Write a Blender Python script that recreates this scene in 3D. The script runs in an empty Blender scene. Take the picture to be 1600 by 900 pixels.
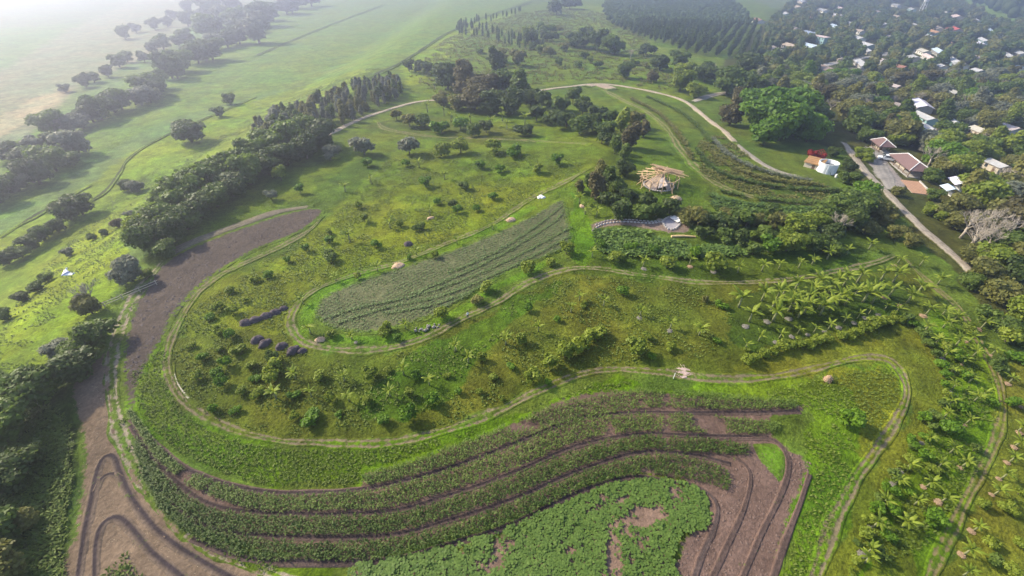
import bpy, bmesh, math, random
import numpy as np
from mathutils import Vector, Matrix, Euler

sc = bpy.context.scene
C = sc.collection
R = math.radians
random.seed(7)
rng = np.random.default_rng(7)

# ------------------------------------------------------------------ camera, sky, sun, exposure
F, PITCH, CAMZ = 690.0, R(37.0), 60.0            # focal length in photo pixels (1600 wide), pitch down, height
SP, CP = math.sin(PITCH), math.cos(PITCH)
cam_d = bpy.data.cameras.new('camera'); cam = bpy.data.objects.new('camera', cam_d); C.objects.link(cam)
cam.location = (0, 0, CAMZ); cam.rotation_euler = (R(90) - PITCH, 0, 0)
cam_d.sensor_width = 36; cam_d.lens = 36 * F / 1600
cam_d.clip_start = 0.5; cam_d.clip_end = 20000
sc.camera = cam

SUN_AZ, SUN_EL = math.atan2(-0.90, 0.44), R(36)   # azimuth from +Y, clockwise positive
w = bpy.data.worlds.new('World'); sc.world = w; w.use_nodes = True
wn = w.node_tree.nodes; bg = wn['Background']
sky = wn.new('ShaderNodeTexSky'); sky.sky_type = 'NISHITA'; sky.sun_disc = False
sky.sun_elevation = SUN_EL; sky.sun_rotation = SUN_AZ
sky.dust_density = 2.0
w.node_tree.links.new(sky.outputs[0], bg.inputs[0]); bg.inputs[1].default_value = 0.14
sd = bpy.data.lights.new('sun', 'SUN'); sun = bpy.data.objects.new('sun', sd); C.objects.link(sun)
sd.energy = 3.3; sd.angle = R(2.5); sd.color = (1.0, 0.90, 0.68)
svec = Vector((math.sin(SUN_AZ) * math.cos(SUN_EL), math.cos(SUN_AZ) * math.cos(SUN_EL), math.sin(SUN_EL)))
sun.rotation_euler = svec.to_track_quat('Z', 'Y').to_euler()
sun.location = svec * 300
vs = sc.view_settings
vs.view_transform = 'Standard'; vs.look = 'None'; vs.gamma = 1; vs.use_curve_mapping = False
vs.exposure = 1.28
sc.cycles.use_denoising = True
sc.cycles.max_bounces = 6; sc.cycles.diffuse_bounces = 3; sc.cycles.transparent_max_bounces = 8
sc.cycles.volume_bounces = 0
HAZE_DENSITY, HAZE_G = 0.00092, 0.78

# ------------------------------------------------------------------ noise, terrain, pixel <-> ground
def _hash(ix, iy, s):
    h = (ix.astype(np.int64) * 374761393 + iy.astype(np.int64) * 668265263 + s * 1442695041) & 0xFFFFFFFF
    h = ((h ^ (h >> 13)) * 1274126177) & 0xFFFFFFFF
    h = h ^ (h >> 16)
    return (h & 0xFFFFFF) / float(0xFFFFFF)
def vnoise(x, y, s=0):
    x = np.asarray(x, float); y = np.asarray(y, float)
    ix, iy = np.floor(x), np.floor(y); fx, fy = x - ix, y - iy
    fx = fx * fx * (3 - 2 * fx); fy = fy * fy * (3 - 2 * fy)
    a = _hash(ix, iy, s); b = _hash(ix + 1, iy, s); c = _hash(ix, iy + 1, s); d = _hash(ix + 1, iy + 1, s)
    return (a + (b - a) * fx) * (1 - fy) + (c + (d - c) * fx) * fy
def fbm(x, y, s=0, o=3):
    t = 0; a = 0.5; n = 0
    for k in range(o):
        t = t + a * vnoise(x * 2 ** k, y * 2 ** k, s + k * 17); n += a; a *= 0.5
    return t / n
def sstep(a, b, x):
    t = np.clip((x - a) / (b - a), 0, 1); return t * t * (3 - 2 * t)
def T(x, y):
    """height of the land: a low farmed spur that drops away on its sunny flank"""
    x = np.asarray(x, float); y = np.asarray(y, float)
    z = -13.0 * sstep(-88, -150, x) * sstep(1500, 500, y)
    z = z + 4.5 * np.exp(-(((x - 50) / 46) ** 2 + ((y - 150) / 55) ** 2))
    z = z - 3.0 * sstep(75, 15, y) - 5.0 * sstep(120, 230, x)
    d = np.hypot(x, y)
    z = z + (fbm(x / 9, y / 9, 3, 2) - 0.5) * 0.7 * sstep(260, 120, d)
    z = z + (fbm(x / 60, y / 60, 9, 2) - 0.5) * 3.0 * sstep(180, 320, d) * sstep(3000, 1200, d)
    return z
def P(u, v, dz=0.0):
    """ground point (x, y, z) seen at photo pixel (u, v)"""
    u = np.asarray(u, float); v = np.asarray(v, float)
    du, dv = u - 800, v - 450
    down = np.maximum(F * SP + dv * CP, 4.0); fwd = F * CP - dv * SP
    z = np.zeros_like(u)
    for _ in range(25):
        k = (CAMZ - z) / down
        zn = 0.6 * (T(du * k, fwd * k) + dz) + 0.4 * z
        done = np.max(np.abs(zn - z)) < 2e-4; z = zn
        if done: break
    k = (CAMZ - z) / down
    return du * k, fwd * k, z
_pv = {}
def PV(u, v, dz=0.0):
    k = (float(u), float(v), dz)
    if k not in _pv: _pv[k] = tuple(float(q) for q in P(u, v, dz))
    return Vector(_pv[k])
def proj(x, y, z):
    dy = y * CP + (CAMZ - z) * SP                # depth
    dy = np.where(dy < 1, 1, dy)
    up = y * SP - (CAMZ - z) * CP
    return 800 + F * x / dy, 450 - F * up / dy
def pix(x, y): return proj(x, y, T(x, y))
def inpoly(px, py, poly):
    poly = np.asarray(poly, float); res = np.zeros(np.shape(px), bool)
    j = len(poly) - 1
    lo, hi = poly.min(0), poly.max(0)
    m = (px >= lo[0]) & (px <= hi[0]) & (py >= lo[1]) & (py <= hi[1])
    if not m.any(): return res
    qx, qy = px[m], py[m]; r = np.zeros(qx.shape, bool)
    for i in range(len(poly)):
        xi, yi = poly[i]; xj, yj = poly[j]
        if yi != yj:
            r ^= ((yi > qy) != (yj > qy)) & (qx < (xj - xi) * (qy - yi) / (yj - yi) + xi)
        j = i
    res[m] = r
    return res
def catmull(pts, n=8):
    p = np.asarray(pts, float); out = []
    q = np.vstack([2 * p[0] - p[1], p, 2 * p[-1] - p[-2]])
    for i in range(1, len(q) - 2):
        for k in range(n):
            t = k / n
            out.append(0.5 * (2 * q[i] + (q[i + 1] - q[i - 1]) * t + (2 * q[i - 1] - 5 * q[i] + 4 * q[i + 1] - q[i + 2]) * t * t
                              + (3 * q[i] - q[i - 1] - 3 * q[i + 1] + q[i + 2]) * t ** 3))
    out.append(p[-1]); return np.array(out)
def resample(xy, step):
    d = np.hypot(*np.diff(xy, axis=0).T); s = np.concatenate([[0], np.cumsum(d)])
    n = max(2, int(s[-1] / step)); t = np.linspace(0, s[-1], n)
    return np.stack([np.interp(t, s, xy[:, 0]), np.interp(t, s, xy[:, 1])], 1)
def ground_line(pts, step=0.8):
    c = catmull(pts); x, y, z = P(c[:, 0], c[:, 1]); return resample(np.stack([x, y], 1), step)
def normals2(l):
    t = np.gradient(l, axis=0); t /= np.maximum(np.hypot(t[:, 0], t[:, 1]), 1e-6)[:, None]
    return np.stack([-t[:, 1], t[:, 0]], 1)
def poly_ground(poly, step=0.5):
    c = np.vstack([poly, poly[:1]]); c = catmull(c, 4)
    x, y, z = P(c[:, 0], c[:, 1]); return resample(np.stack([x, y], 1), step)
def seg_dist(px, py, line):
    """distance from points to a polyline and the nearest point on it"""
    best = np.full(px.shape, 1e9); bx = px.copy(); by = py.copy()
    for a, b in zip(line[:-1], line[1:]):
        d = b - a; L = d @ d
        if L < 1e-9: continue
        t = np.clip(((px - a[0]) * d[0] + (py - a[1]) * d[1]) / L, 0, 1)
        qx, qy = a[0] + t * d[0], a[1] + t * d[1]; dd = np.hypot(px - qx, py - qy); m = dd < best
        best[m] = dd[m]; bx[m] = qx[m]; by[m] = qy[m]
    return best, bx, by

# ------------------------------------------------------------------ objects
def tag(o, label=None, cat=None, group=None, kind=None):
    if label: o['label'] = label
    if cat: o['category'] = cat
    if group: o['group'] = group
    if kind: o['kind'] = kind
    return o
def npmesh(name, V, faces, mat=None, cols=None, floats=None, smooth=False):
    """mesh data from arrays; faces: array (n, k) or list of such arrays"""
    fl = faces if isinstance(faces, list) else [faces]
    fl = [np.asarray(f) for f in fl if len(f)]
    me = bpy.data.meshes.new(name)
    V = np.asarray(V, np.float32)
    me.vertices.add(len(V)); me.vertices.foreach_set('co', V.ravel())
    li = np.concatenate([f.ravel() for f in fl]).astype(np.int32)
    tot = np.concatenate([np.full(len(f), f.shape[1]) for f in fl]).astype(np.int32)
    st = np.concatenate([[0], np.cumsum(tot)[:-1]]).astype(np.int32)
    me.loops.add(len(li)); me.loops.foreach_set('vertex_index', li)
    me.polygons.add(len(tot)); me.polygons.foreach_set('loop_start', st); me.polygons.foreach_set('loop_total', tot)
    if smooth: me.polygons.foreach_set('use_smooth', np.ones(len(tot), bool))
    me.update(calc_edges=True)
    for k, c in (cols or {}).items():
        a = me.attributes.new(k, 'FLOAT_COLOR', 'POINT')
        c4 = np.ones((len(V), 4), np.float32); c4[:, :3] = c; a.data.foreach_set('color', c4.ravel())
    for k, c in (floats or {}).items():
        a = me.attributes.new(k, 'FLOAT', 'POINT'); a.data.foreach_set('value', np.asarray(c, np.float32).ravel())
    if mat: me.materials.append(mat)
    return me
def link(name, me, parent=None, loc=None, rot=None, scale=None):
    o = bpy.data.objects.new(name, me); C.objects.link(o)
    if parent: o.parent = parent
    if loc is not None: o.location = loc
    if rot is not None: o.rotation_euler = rot
    if scale is not None: o.scale = scale if hasattr(scale, '__len__') else (scale,) * 3
    return o
def empty(name, loc, rz=0.0, scale=1.0):
    o = link(name, None, None, loc, (0, 0, rz), scale); o.empty_display_size = 0.3; return o
class MB:
    """collects simple solids into one mesh"""
    def __init__(s): s.v = []; s.f = []
    def add(s, v, f):
        n = len(s.v); s.v += [tuple(p) for p in v]; s.f += [tuple(i + n for i in q) for q in f]; return s
    def box(s, c, d, m=None):
        x, y, z = d[0] / 2, d[1] / 2, d[2] / 2
        v = [Vector((a * x, b * y, e * z)) for e in (-1, 1) for b in (-1, 1) for a in (-1, 1)]
        if m is not None: v = [m @ p for p in v]
        v = [p + Vector(c) for p in v]
        return s.add(v, [(0, 2, 3, 1), (4, 5, 7, 6), (0, 1, 5, 4), (2, 6, 7, 3), (0, 4, 6, 2), (1, 3, 7, 5)])
    def tube(s, pts, rad, n=6, cap=True):
        pts = [Vector(p) for p in pts]
        rad = rad if hasattr(rad, '__len__') else [rad] * len(pts)
        v = []; f = []
        for i, p in enumerate(pts):
            t = (pts[min(i + 1, len(pts) - 1)] - pts[max(i - 1, 0)]).normalized()
            a = t.orthogonal().normalized() if abs(t.z) > 0.95 else t.cross(Vector((0, 0, 1))).normalized(); b = t.cross(a)
            for k in range(n):
                q = 2 * math.pi * k / n; v.append(p + (a * math.cos(q) + b * math.sin(q)) * rad[i])
        for i in range(len(pts) - 1):
            for k in range(n):
                f.append((i * n + k, i * n + (k + 1) % n, (i + 1) * n + (k + 1) % n, (i + 1) * n + k))
        if cap: f += [tuple(range(n))[::-1], tuple(range((len(pts) - 1) * n, len(pts) * n))]
        return s.add(v, f)
    def mesh(s, name, mat=None, smooth=False):
        me = bpy.data.meshes.new(name); me.from_pydata(s.v, [], s.f)
        if mat: me.materials.append(mat)
        if smooth: me.polygons.foreach_set('use_smooth', [True] * len(me.polygons))
        me.update(); return me
    def build(s, name, mat=None, parent=None, smooth=False, **k): return link(name, s.mesh(name, mat, smooth), parent, **k)
ORD = ('first second third fourth fifth sixth seventh eighth ninth tenth eleventh twelfth thirteenth fourteenth fifteenth sixteenth seventeenth '
       'eighteenth nineteenth twentieth').split()
ORD += ['twenty-' + k for k in ORD[:9]] + ['thirtieth'] + ['thirty-' + k for k in ORD[:9]] + ['fortieth'] + ['forty-' + k for k in ORD[:9]] + ['fiftieth']

# ------------------------------------------------------------------ materials
def nodes(name):
    m = bpy.data.materials.new(name); m.use_nodes = True; nt = m.node_tree
    return m, nt, nt.nodes['Principled BSDF'], nt.links.new
def _noise(nt, scale, detail=4, rough=0.6, coord='Object'):
    tc = nt.nodes.new('ShaderNodeTexCoord'); n = nt.nodes.new('ShaderNodeTexNoise')
    n.inputs['Scale'].default_value = scale; n.inputs['Detail'].default_value = detail; n.inputs['Roughness'].default_value = rough
    nt.links.new(tc.outputs[coord], n.inputs['Vector']); return n.outputs['Fac']
def _ramp(nt, fac, lo, hi, a=0.3, b=0.7):
    r = nt.nodes.new('ShaderNodeMapRange'); r.inputs[1].default_value = a; r.inputs[2].default_value = b
    r.inputs[3].default_value = lo; r.inputs[4].default_value = hi; nt.links.new(fac, r.inputs[0]); return r.outputs[0]
def _mul(nt, col, fac):
    m = nt.nodes.new('ShaderNodeVectorMath'); m.operation = 'MULTIPLY'
    nt.links.new(col, m.inputs[0]); nt.links.new(fac, m.inputs[1]); return m.outputs[0]
def _mix(nt, fac, a, b, mode='MIX'):
    m = nt.nodes.new('ShaderNodeMix'); m.data_type = 'RGBA'; m.blend_type = mode
    for s, k in ((fac, 0), (a, 6), (b, 7)):
        if isinstance(s, (int, float)): m.inputs[k].default_value = s
        elif isinstance(s, tuple): m.inputs[k].default_value = s + (1,)
        else: nt.links.new(s, m.inputs[k])
    return m.outputs[2]
def _bump(nt, p, h, strength, dist):
    b = nt.nodes.new('ShaderNodeBump'); b.inputs['Strength'].default_value = strength; b.inputs['Distance'].default_value = dist
    nt.links.new(h, b.inputs['Height']); nt.links.new(b.outputs[0], p.inputs['Normal'])
def attr(nt, name, out='Color'):
    a = nt.nodes.new('ShaderNodeAttribute'); a.attribute_name = name; return a.outputs[out]
def mat_plain(name, col, rough=0.8, scale=3.0, amp=0.25, bump=0.0, metal=0.0, spec=0.3, col2=None):
    m, nt, p, L = nodes(name)
    n = _noise(nt, scale, 5)
    c = _mix(nt, _ramp(nt, n, 0, 1), tuple(k * (1 - amp) for k in col), col2 or tuple(min(1, k * (1 + amp)) for k in col))
    L(c, p.inputs['Base Color']); p.inputs['Roughness'].default_value = rough; p.inputs['Metallic'].default_value = metal
    p.inputs['Specular IOR Level'].default_value = spec
    if bump: _bump(nt, p, _noise(nt, scale * 3, 4), 0.6, bump)
    return m
def _rgb(nt, c):
    r = nt.nodes.new('ShaderNodeRGB'); r.outputs[0].default_value = c + (1,); return r.outputs[0]
def mat_land(name, overlay=False, grass=True):
    m, nt, p, L = nodes(name)
    big = _noise(nt, 0.045, 3); mid = _noise(nt, 0.32, 5, 0.65); fine = _noise(nt, 1.9, 5, 0.7)
    col = attr(nt, 'Col')
    g = _mul(nt, col, _ramp(nt, mid, 0.64, 1.28)); g = _mul(nt, g, _ramp(nt, fine, 0.52, 1.46))
    dry = _noise(nt, 0.55, 6, 0.75); g = _mix(nt, _ramp(nt, dry, 0, 0.55, 0.54, 0.74), g, _mul(nt, g, _rgb(nt, (1.22, 1.10, 1.0))))
    # dry yellow and fresh green drifts
    far = _noise(nt, 0.11, 8, 0.7); g = _mul(nt, g, _ramp(nt, far, 0.62, 1.32, 0.33, 0.67))
    hue = _mix(nt, _ramp(nt, big, 0, 1, 0.35, 0.65), (1.08, 1.0, 0.75), (0.84, 1.04, 0.80))
    g = _mul(nt, g, hue)
    if overlay:
        s = _mul(nt, attr(nt, 'Over'), _ramp(nt, mid, 0.78, 1.22)); s = _mul(nt, s, _ramp(nt, fine, 0.66, 1.32))
        e = nt.nodes.new('ShaderNodeMath'); e.operation = 'ADD'; L(attr(nt, 'edge', 'Fac'), e.inputs[0]); L(_ramp(nt, _noise(nt, 1.1, 4), -0.5, 0.5, 0.25, 0.75), e.inputs[1])
        g = _mix(nt, _ramp(nt, e.outputs[0], 0, 1, 0.35, 0.65), g, s)
    L(g, p.inputs['Base Color']); p.inputs['Roughness'].default_value = 0.95; p.inputs['Specular IOR Level'].default_value = 0.1
    a = nt.nodes.new('ShaderNodeMath'); a.operation = 'ADD'; L(fine, a.inputs[0]); L(mid, a.inputs[1])
    _bump(nt, p, a.outputs[0], 0.75 if not overlay else 0.6, 0.75 if not overlay else 0.35)
    return m
def mat_leaf(name, dark, light, transl=0.46, spread=0.5, rough=0.55):
    m, nt, p, L = nodes(name)
    oi = nt.nodes.new('ShaderNodeObjectInfo')
    a = nt.nodes.new('ShaderNodeMath'); a.operation = 'MULTIPLY_ADD'; L(oi.outputs['Random'], a.inputs[0]); a.inputs[1].default_value = spread
    L(attr(nt, 'lv', 'Fac'), a.inputs[2])
    c = _mix(nt, _ramp(nt, a.outputs[0], 0, 1, 0.1, 0.9 + spread), dark, light)
    L(c, p.inputs['Base Color']); p.inputs['Roughness'].default_value = rough; p.inputs['Specular IOR Level'].default_value = 0.25
    t = nt.nodes.new('ShaderNodeBsdfTranslucent'); L(c, t.inputs[0]); mx = nt.nodes.new('ShaderNodeMixShader'); mx.inputs[0].default_value = transl
    L(p.outputs[0], mx.inputs[1]); L(t.outputs[0], mx.inputs[2]); L(mx.outputs[0], nt.nodes['Material Output'].inputs[0])
    return m
LAND = mat_land('land'); OVER = mat_land('worked_soil', True)
LEAF = {
    'mid':    mat_leaf('leaf_mid', (0.056, 0.094, 0.017), (0.160, 0.223, 0.035)),
    'dark':   mat_leaf('leaf_dark', (0.042, 0.070, 0.016), (0.105, 0.145, 0.030)),
    'bright': mat_leaf('leaf_bright', (0.060, 0.135, 0.008), (0.165, 0.280, 0.018)),
    'lime':   mat_leaf('leaf_lime', (0.123, 0.174, 0.017), (0.275, 0.326, 0.036)),
    'olive':  mat_leaf('leaf_olive', (0.109, 0.120, 0.030), (0.255, 0.243, 0.060)),
    'brown':  mat_leaf('leaf_brown', (0.075, 0.070, 0.028), (0.170, 0.150, 0.060)),
    'grey':   mat_leaf('leaf_grey', (0.116, 0.131, 0.087), (0.246, 0.261, 0.174)),
    'teak':   mat_leaf('leaf_teak', (0.042, 0.083, 0.020), (0.133, 0.189, 0.039)),
    'red':    mat_leaf('leaf_red', (0.180, 0.012, 0.014), (0.420, 0.045, 0.035)),
    'banana': mat_leaf('leaf_banana', (0.125, 0.195, 0.014), (0.340, 0.390, 0.050), 0.5),
    'maize':  mat_leaf('leaf_maize', (0.032, 0.070, 0.010), (0.185, 0.255, 0.050), 0.38),
    'squash': mat_leaf('leaf_squash', (0.035, 0.078, 0.012), (0.140, 0.215, 0.040), 0.3),
    'bean':   mat_leaf('leaf_bean', (0.055, 0.100, 0.024), (0.160, 0.225, 0.070), 0.3),
    'grass':  mat_leaf('leaf_grass', (0.060, 0.100, 0.012), (0.160, 0.205, 0.026), 0.35),
}
BARK = mat_plain('bark', (0.13, 0.105, 0.08), 0.9, 4, 0.4)
PALEBARK = mat_plain('pale_bark', (0.36, 0.31, 0.25), 0.9, 3, 0.3)
# ------------------------------------------------------------------ the land: what grows or lies where (own colours of the ground)
VIVID = (0.082, 0.142, 0.010); GRASS = (0.090, 0.125, 0.020); YELLOW = (0.130, 0.150, 0.026); OLIVE = (0.088, 0.098, 0.028)
DRY = (0.150, 0.145, 0.050); DEEP = (0.045, 0.070, 0.016); FOREST_FLOOR = (0.060, 0.062, 0.030); PASTURE = (0.130, 0.185, 0.060)
PALE = (0.170, 0.200, 0.095); TAN = (0.330, 0.270, 0.190); SOIL = (0.118, 0.076, 0.060); DARKSOIL = (0.070, 0.058, 0.060)
STUBBLE = (0.145, 0.103, 0.070); DIRT = (0.160, 0.130, 0.075); GRAVEL = (0.420, 0.360, 0.285); ROADGREY = (0.300, 0.270, 0.240)
ZONES = [
    # far flank: fields in bands
    ([(-400, 620), (0, 345), (130, 262), (250, 190), (420, 145), (560, 112), (625, 102), (700, 54), (780, 20), (900, -30), (600, -60), (380, 30), (200, 130), (0, 235), (-400, 420)], PASTURE),
    ([(-400, 420), (0, 235), (60, 200), (130, 130), (240, 70), (330, 25), (420, -10), (300, -40), (120, 40), (0, 110), (-300, 200)], (0.20, 0.20, 0.13)),
    ([(-100, 280), (0, 215), (60, 180), (105, 150), (112, 132), (60, 150), (0, 182), (-100, 220)], TAN),
    ([(150, 120), (230, 90), (300, 55), (250, 65), (170, 105)], (0.25, 0.215, 0.16)),
    ([(-400, 660), (0, 370), (140, 290), (200, 240), (330, 190), (420, 150), (560, 108), (640, 112), (560, 140), (420, 205), (250, 330), (200, 380), (170, 500), (0, 620), (-400, 900)], (0.155, 0.205, 0.040)),
    ([(185, 272), (215, 235), (260, 212), (330, 180), (400, 152), (395, 165), (340, 200), (280, 235), (235, 262), (200, 290)], (0.165, 0.225, 0.026)),
    ([(90, 400), (150, 350), (190, 365), (200, 420), (160, 480), (60, 530), (-40, 590), (40, 470)], (0.185, 0.230, 0.030)),
    # meadow and scrub beyond the dirt road
    ([(560, 118), (620, 100), (700, 55), (760, 25), (900, -10), (1100, -30), (1200, 10), (1180, 90), (1150, 130), (1060, 165), (930, 128), (840, 136), (700, 165), (640, 155)], (0.105, 0.145, 0.022)),
    ([(625, 105), (700, 52), (770, 25), (810, 22), (720, 60), (700, 90), (660, 130), (640, 135)], (0.165, 0.215, 0.022)),
    ([(880, 10), (945, 8), (950, 45), (1040, 78), (1030, 105), (990, 70), (900, 45)], (0.140, 0.180, 0.028)),
    ([(960, 110), (1050, 110), (1045, 148), (980, 135)], (0.115, 0.155, 0.028)),
    # village and woods on the right flank: dark green-brown ground
    ([(1120, 110), (1200, 30), (1260, -20), (1420, -45), (1560, 20), (1640, 70), (2300, 300), (2300, 700), (1640, 520), (1540, 480), (1480, 420), (1400, 330), (1330, 300), (1320, 235), (1240, 215), (1160, 150)], FOREST_FLOOR),
    ([(1440, -30), (1500, 5), (1560, 38), (1640, 85), (1900, 200), (1900, 140), (1640, 52), (1560, 15), (1500, -20)], (0.170, 0.240, 0.085)),
    # upper orchard
    ([(255, 400), (330, 350), (500, 250), (560, 195), (640, 165), (830, 145), (1000, 150), (1060, 250), (900, 320), (760, 370), (640, 410), (500, 450), (460, 500), (300, 480)], (0.100, 0.135, 0.022)),
    ([(350, 360), (480, 305), (560, 250), (620, 235), (560, 290), (505, 345), (480, 380), (380, 420)], (0.070, 0.105, 0.024)),
    ([(510, 340), (640, 290), (760, 285), (880, 270), (900, 290), (820, 310), (760, 350), (640, 392), (540, 420), (480, 430), (400, 440), (450, 400)], (0.128, 0.155, 0.020)),
    ([(560, 200), (660, 175), (700, 190), (840, 205), (840, 225), (700, 222), (600, 208)], (0.080, 0.100, 0.028)),
    ([(340, 440), (420, 415), (520, 430), (460, 470), (450, 520), (300, 540), (290, 490)], (0.120, 0.140, 0.022)),
    # lower orchard and the meadow below the bananas
    ([(265, 560), (280, 520), (450, 520), (500, 555), (620, 555), (760, 490), (880, 425), (1100, 445), (1330, 430), (1420, 410), (1470, 480), (1400, 560), (1200, 592), (1060, 590), (960, 575), (820, 610), (700, 675), (560, 695), (380, 680), (285, 630)], (0.082, 0.098, 0.022)),
    ([(690, 620), (800, 530), (900, 440), (1000, 440), (1130, 470), (1150, 540), (1060, 560), (940, 560), (820, 600), (720, 660)], (0.098, 0.105, 0.026)),
    ([(640, 560), (740, 510), (800, 470), (880, 440), (800, 510), (740, 570), (680, 640), (640, 660), (560, 640)], (0.058, 0.100, 0.014)),
    ([(1120, 590), (1170, 565), (1290, 535), (1410, 505), (1460, 530), (1480, 600), (1470, 680), (1400, 760), (1340, 880), (1300, 960), (1260, 960), (1330, 770), (1415, 640), (1410, 585), (1370, 558), (1260, 585)], (0.118, 0.128, 0.026)),
    ([(1140, 470), (1250, 440), (1400, 430), (1430, 470), (1400, 495), (1290, 530), (1180, 550), (1130, 520)], DEEP),
    ([(880, 425), (900, 360), (930, 360), (1060, 375), (1150, 380), (1400, 400), (1360, 425), (1200, 445), (1080, 440)], (0.058, 0.088, 0.016)),
    ([(895, 300), (925, 345), (925, 400), (900, 420), (880, 390), (892, 345)], (0.075, 0.140, 0.012)),
    # hut knoll
    ([(1000, 180), (1060, 240), (1110, 290), (1080, 345), (930, 345), (910, 300), (960, 230)], (0.075, 0.108, 0.020)),
    ([(1080, 200), (1150, 240), (1240, 290), (1320, 300), (1320, 360), (1120, 350), (1100, 290)], (0.075, 0.100, 0.026)),
    ([(960, 140), (1060, 160), (1140, 215), (1220, 280), (1110, 280), (1060, 230), (1020, 180)], (0.088, 0.118, 0.026)),
    # banana walk at the edge
    ([(1460, 480), (1540, 540), (1570, 620), (1550, 720), (1480, 840), (1440, 960), (1290, 960), (1340, 860), (1400, 740), (1470, 660), (1480, 580)], (0.090, 0.145, 0.014)),
    ([(1570, 560), (1700, 560), (1800, 960), (1450, 960), (1490, 850), (1560, 720)], (0.120, 0.128, 0.030)),
    ([(1340, 880), (1420, 760), (1470, 770), (1440, 860), (1420, 960), (1300, 960)], (0.105, 0.125, 0.024)),
    # grass round the loop
    ([(190, 640), (205, 580), (262, 530), (265, 600), (300, 650), (380, 685), (480, 697), (600, 695), (720, 675), (820, 640), (920, 600), (960, 590), (1000, 605), (860, 640), (720, 700), (560, 760), (430, 765), (330, 738), (240, 690), (210, 640)], VIVID),
    ([(212, 600), (255, 550), (262, 610), (290, 655), (360, 690), (330, 700), (250, 660)], (0.120, 0.165, 0.024)),
    ([(1000, 600), (1120, 598), (1280, 585), (1380, 566), (1408, 590), (1405, 640), (1330, 760), (1260, 960), (1190, 960), (1270, 720), (1260, 640), (1180, 618), (1050, 606)], (0.098, 0.150, 0.016)),
    ([(1270, 590), (1380, 570), (1405, 600), (1400, 640), (1350, 720), (1330, 700), (1340, 620)], (0.135, 0.145, 0.024)),
    ([(1265, 740), (1300, 720), (1330, 740), (1290, 840), (1260, 960), (1200, 960), (1230, 860)], (0.078, 0.130, 0.016)),
    ([(360, 870), (470, 876), (530, 882), (540, 960), (430, 960)], (0.085, 0.130, 0.014)),
    # left corner
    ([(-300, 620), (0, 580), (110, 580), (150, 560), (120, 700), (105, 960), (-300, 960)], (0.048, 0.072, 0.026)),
]
RIMS = [  # narrow fresh-green verges (pixel line, width in metres, colour)
    ([(470, 535), (478, 500), (495, 463), (540, 438), (600, 418), (680, 394), (760, 362), (830, 325)], 2.6, (0.105, 0.175, 0.012)),
    ([(520, 532), (600, 532), (660, 515), (720, 485), (790, 442), (860, 408)], 2.2, (0.095, 0.165, 0.012)),
    ([(1060, 345), (1200, 335), (1330, 325)], 2.5, (0.10, 0.14, 0.05)),
]
def land_colour(x, y):
    wx = x + (fbm(x / 5, y / 5, 21, 3) - 0.5) * 5.0; wy = y + (fbm(x / 5, y / 5, 51, 3) - 0.5) * 5.0
    u, v = pix(wx, wy)
    front = (wy * CP + 60 * SP) > 5
    c = np.empty(x.shape + (3,)); c[:] = GRASS
    c[x < -92] = PASTURE
    c[np.hypot(x, y) > 900] = (0.13, 0.16, 0.075)
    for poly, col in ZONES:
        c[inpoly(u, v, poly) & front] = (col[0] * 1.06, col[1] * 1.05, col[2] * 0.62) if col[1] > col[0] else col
    for line, wd, col in RIMS:
        l = ground_line(line, 3.0); lo = l.min(0) - wd; hi = l.max(0) + wd
        m = (x > lo[0]) & (x < hi[0]) & (y > lo[1]) & (y < hi[1])
        if m.any():
            d, _, _ = seg_dist(wx[m] * 0.3 + x[m] * 0.7, wy[m] * 0.3 + y[m] * 0.7, l); k = sstep(wd * 0.62, wd * 0.4, d)[:, None]
            c[m] = c[m] * (1 - k) + np.array(col) * k
    return c
def make_ground():
    r = [14.0]
    while r[-1] < 430: r.append(r[-1] * 1.0062)
    while r[-1] < 6500: r.append(r[-1] * 1.03)
    r = np.array(r); a = np.concatenate([np.linspace(-180, -72, 22)[:-1], np.linspace(-72, 72, 412), np.linspace(72, 180, 22)[1:]])
    A = np.radians(a)
    x = np.outer(r, np.sin(A)); y = np.outer(r, np.cos(A)); z = T(x, y)
    z = np.where(np.hypot(x, y) > 2500, z * 0, z)
    col = land_colour(x.ravel(), y.ravel())
    n, m = len(r), len(a); i = np.arange(n - 1)[:, None] * m + np.arange(m - 1)[None, :]
    q = np.stack([i, i + 1, i + m + 1, i + m], -1).reshape(-1, 4)[:, ::-1]
    V = np.stack([x, y, z], -1).reshape(-1, 3)
    k = np.arange(m - 1)                       # close the middle under the camera
    V = np.vstack([V, [[0, 0, float(T(0, 0))]]]); col = np.vstack([col, [GRASS]])
    tri = np.stack([k, k + 1, np.full(m - 1, len(V) - 1)], 1)
    me = npmesh('ground', V, [q, tri], LAND, {'Col': col}, smooth=True)
    tag(link('ground', me), kind='structure')
make_ground()

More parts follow.
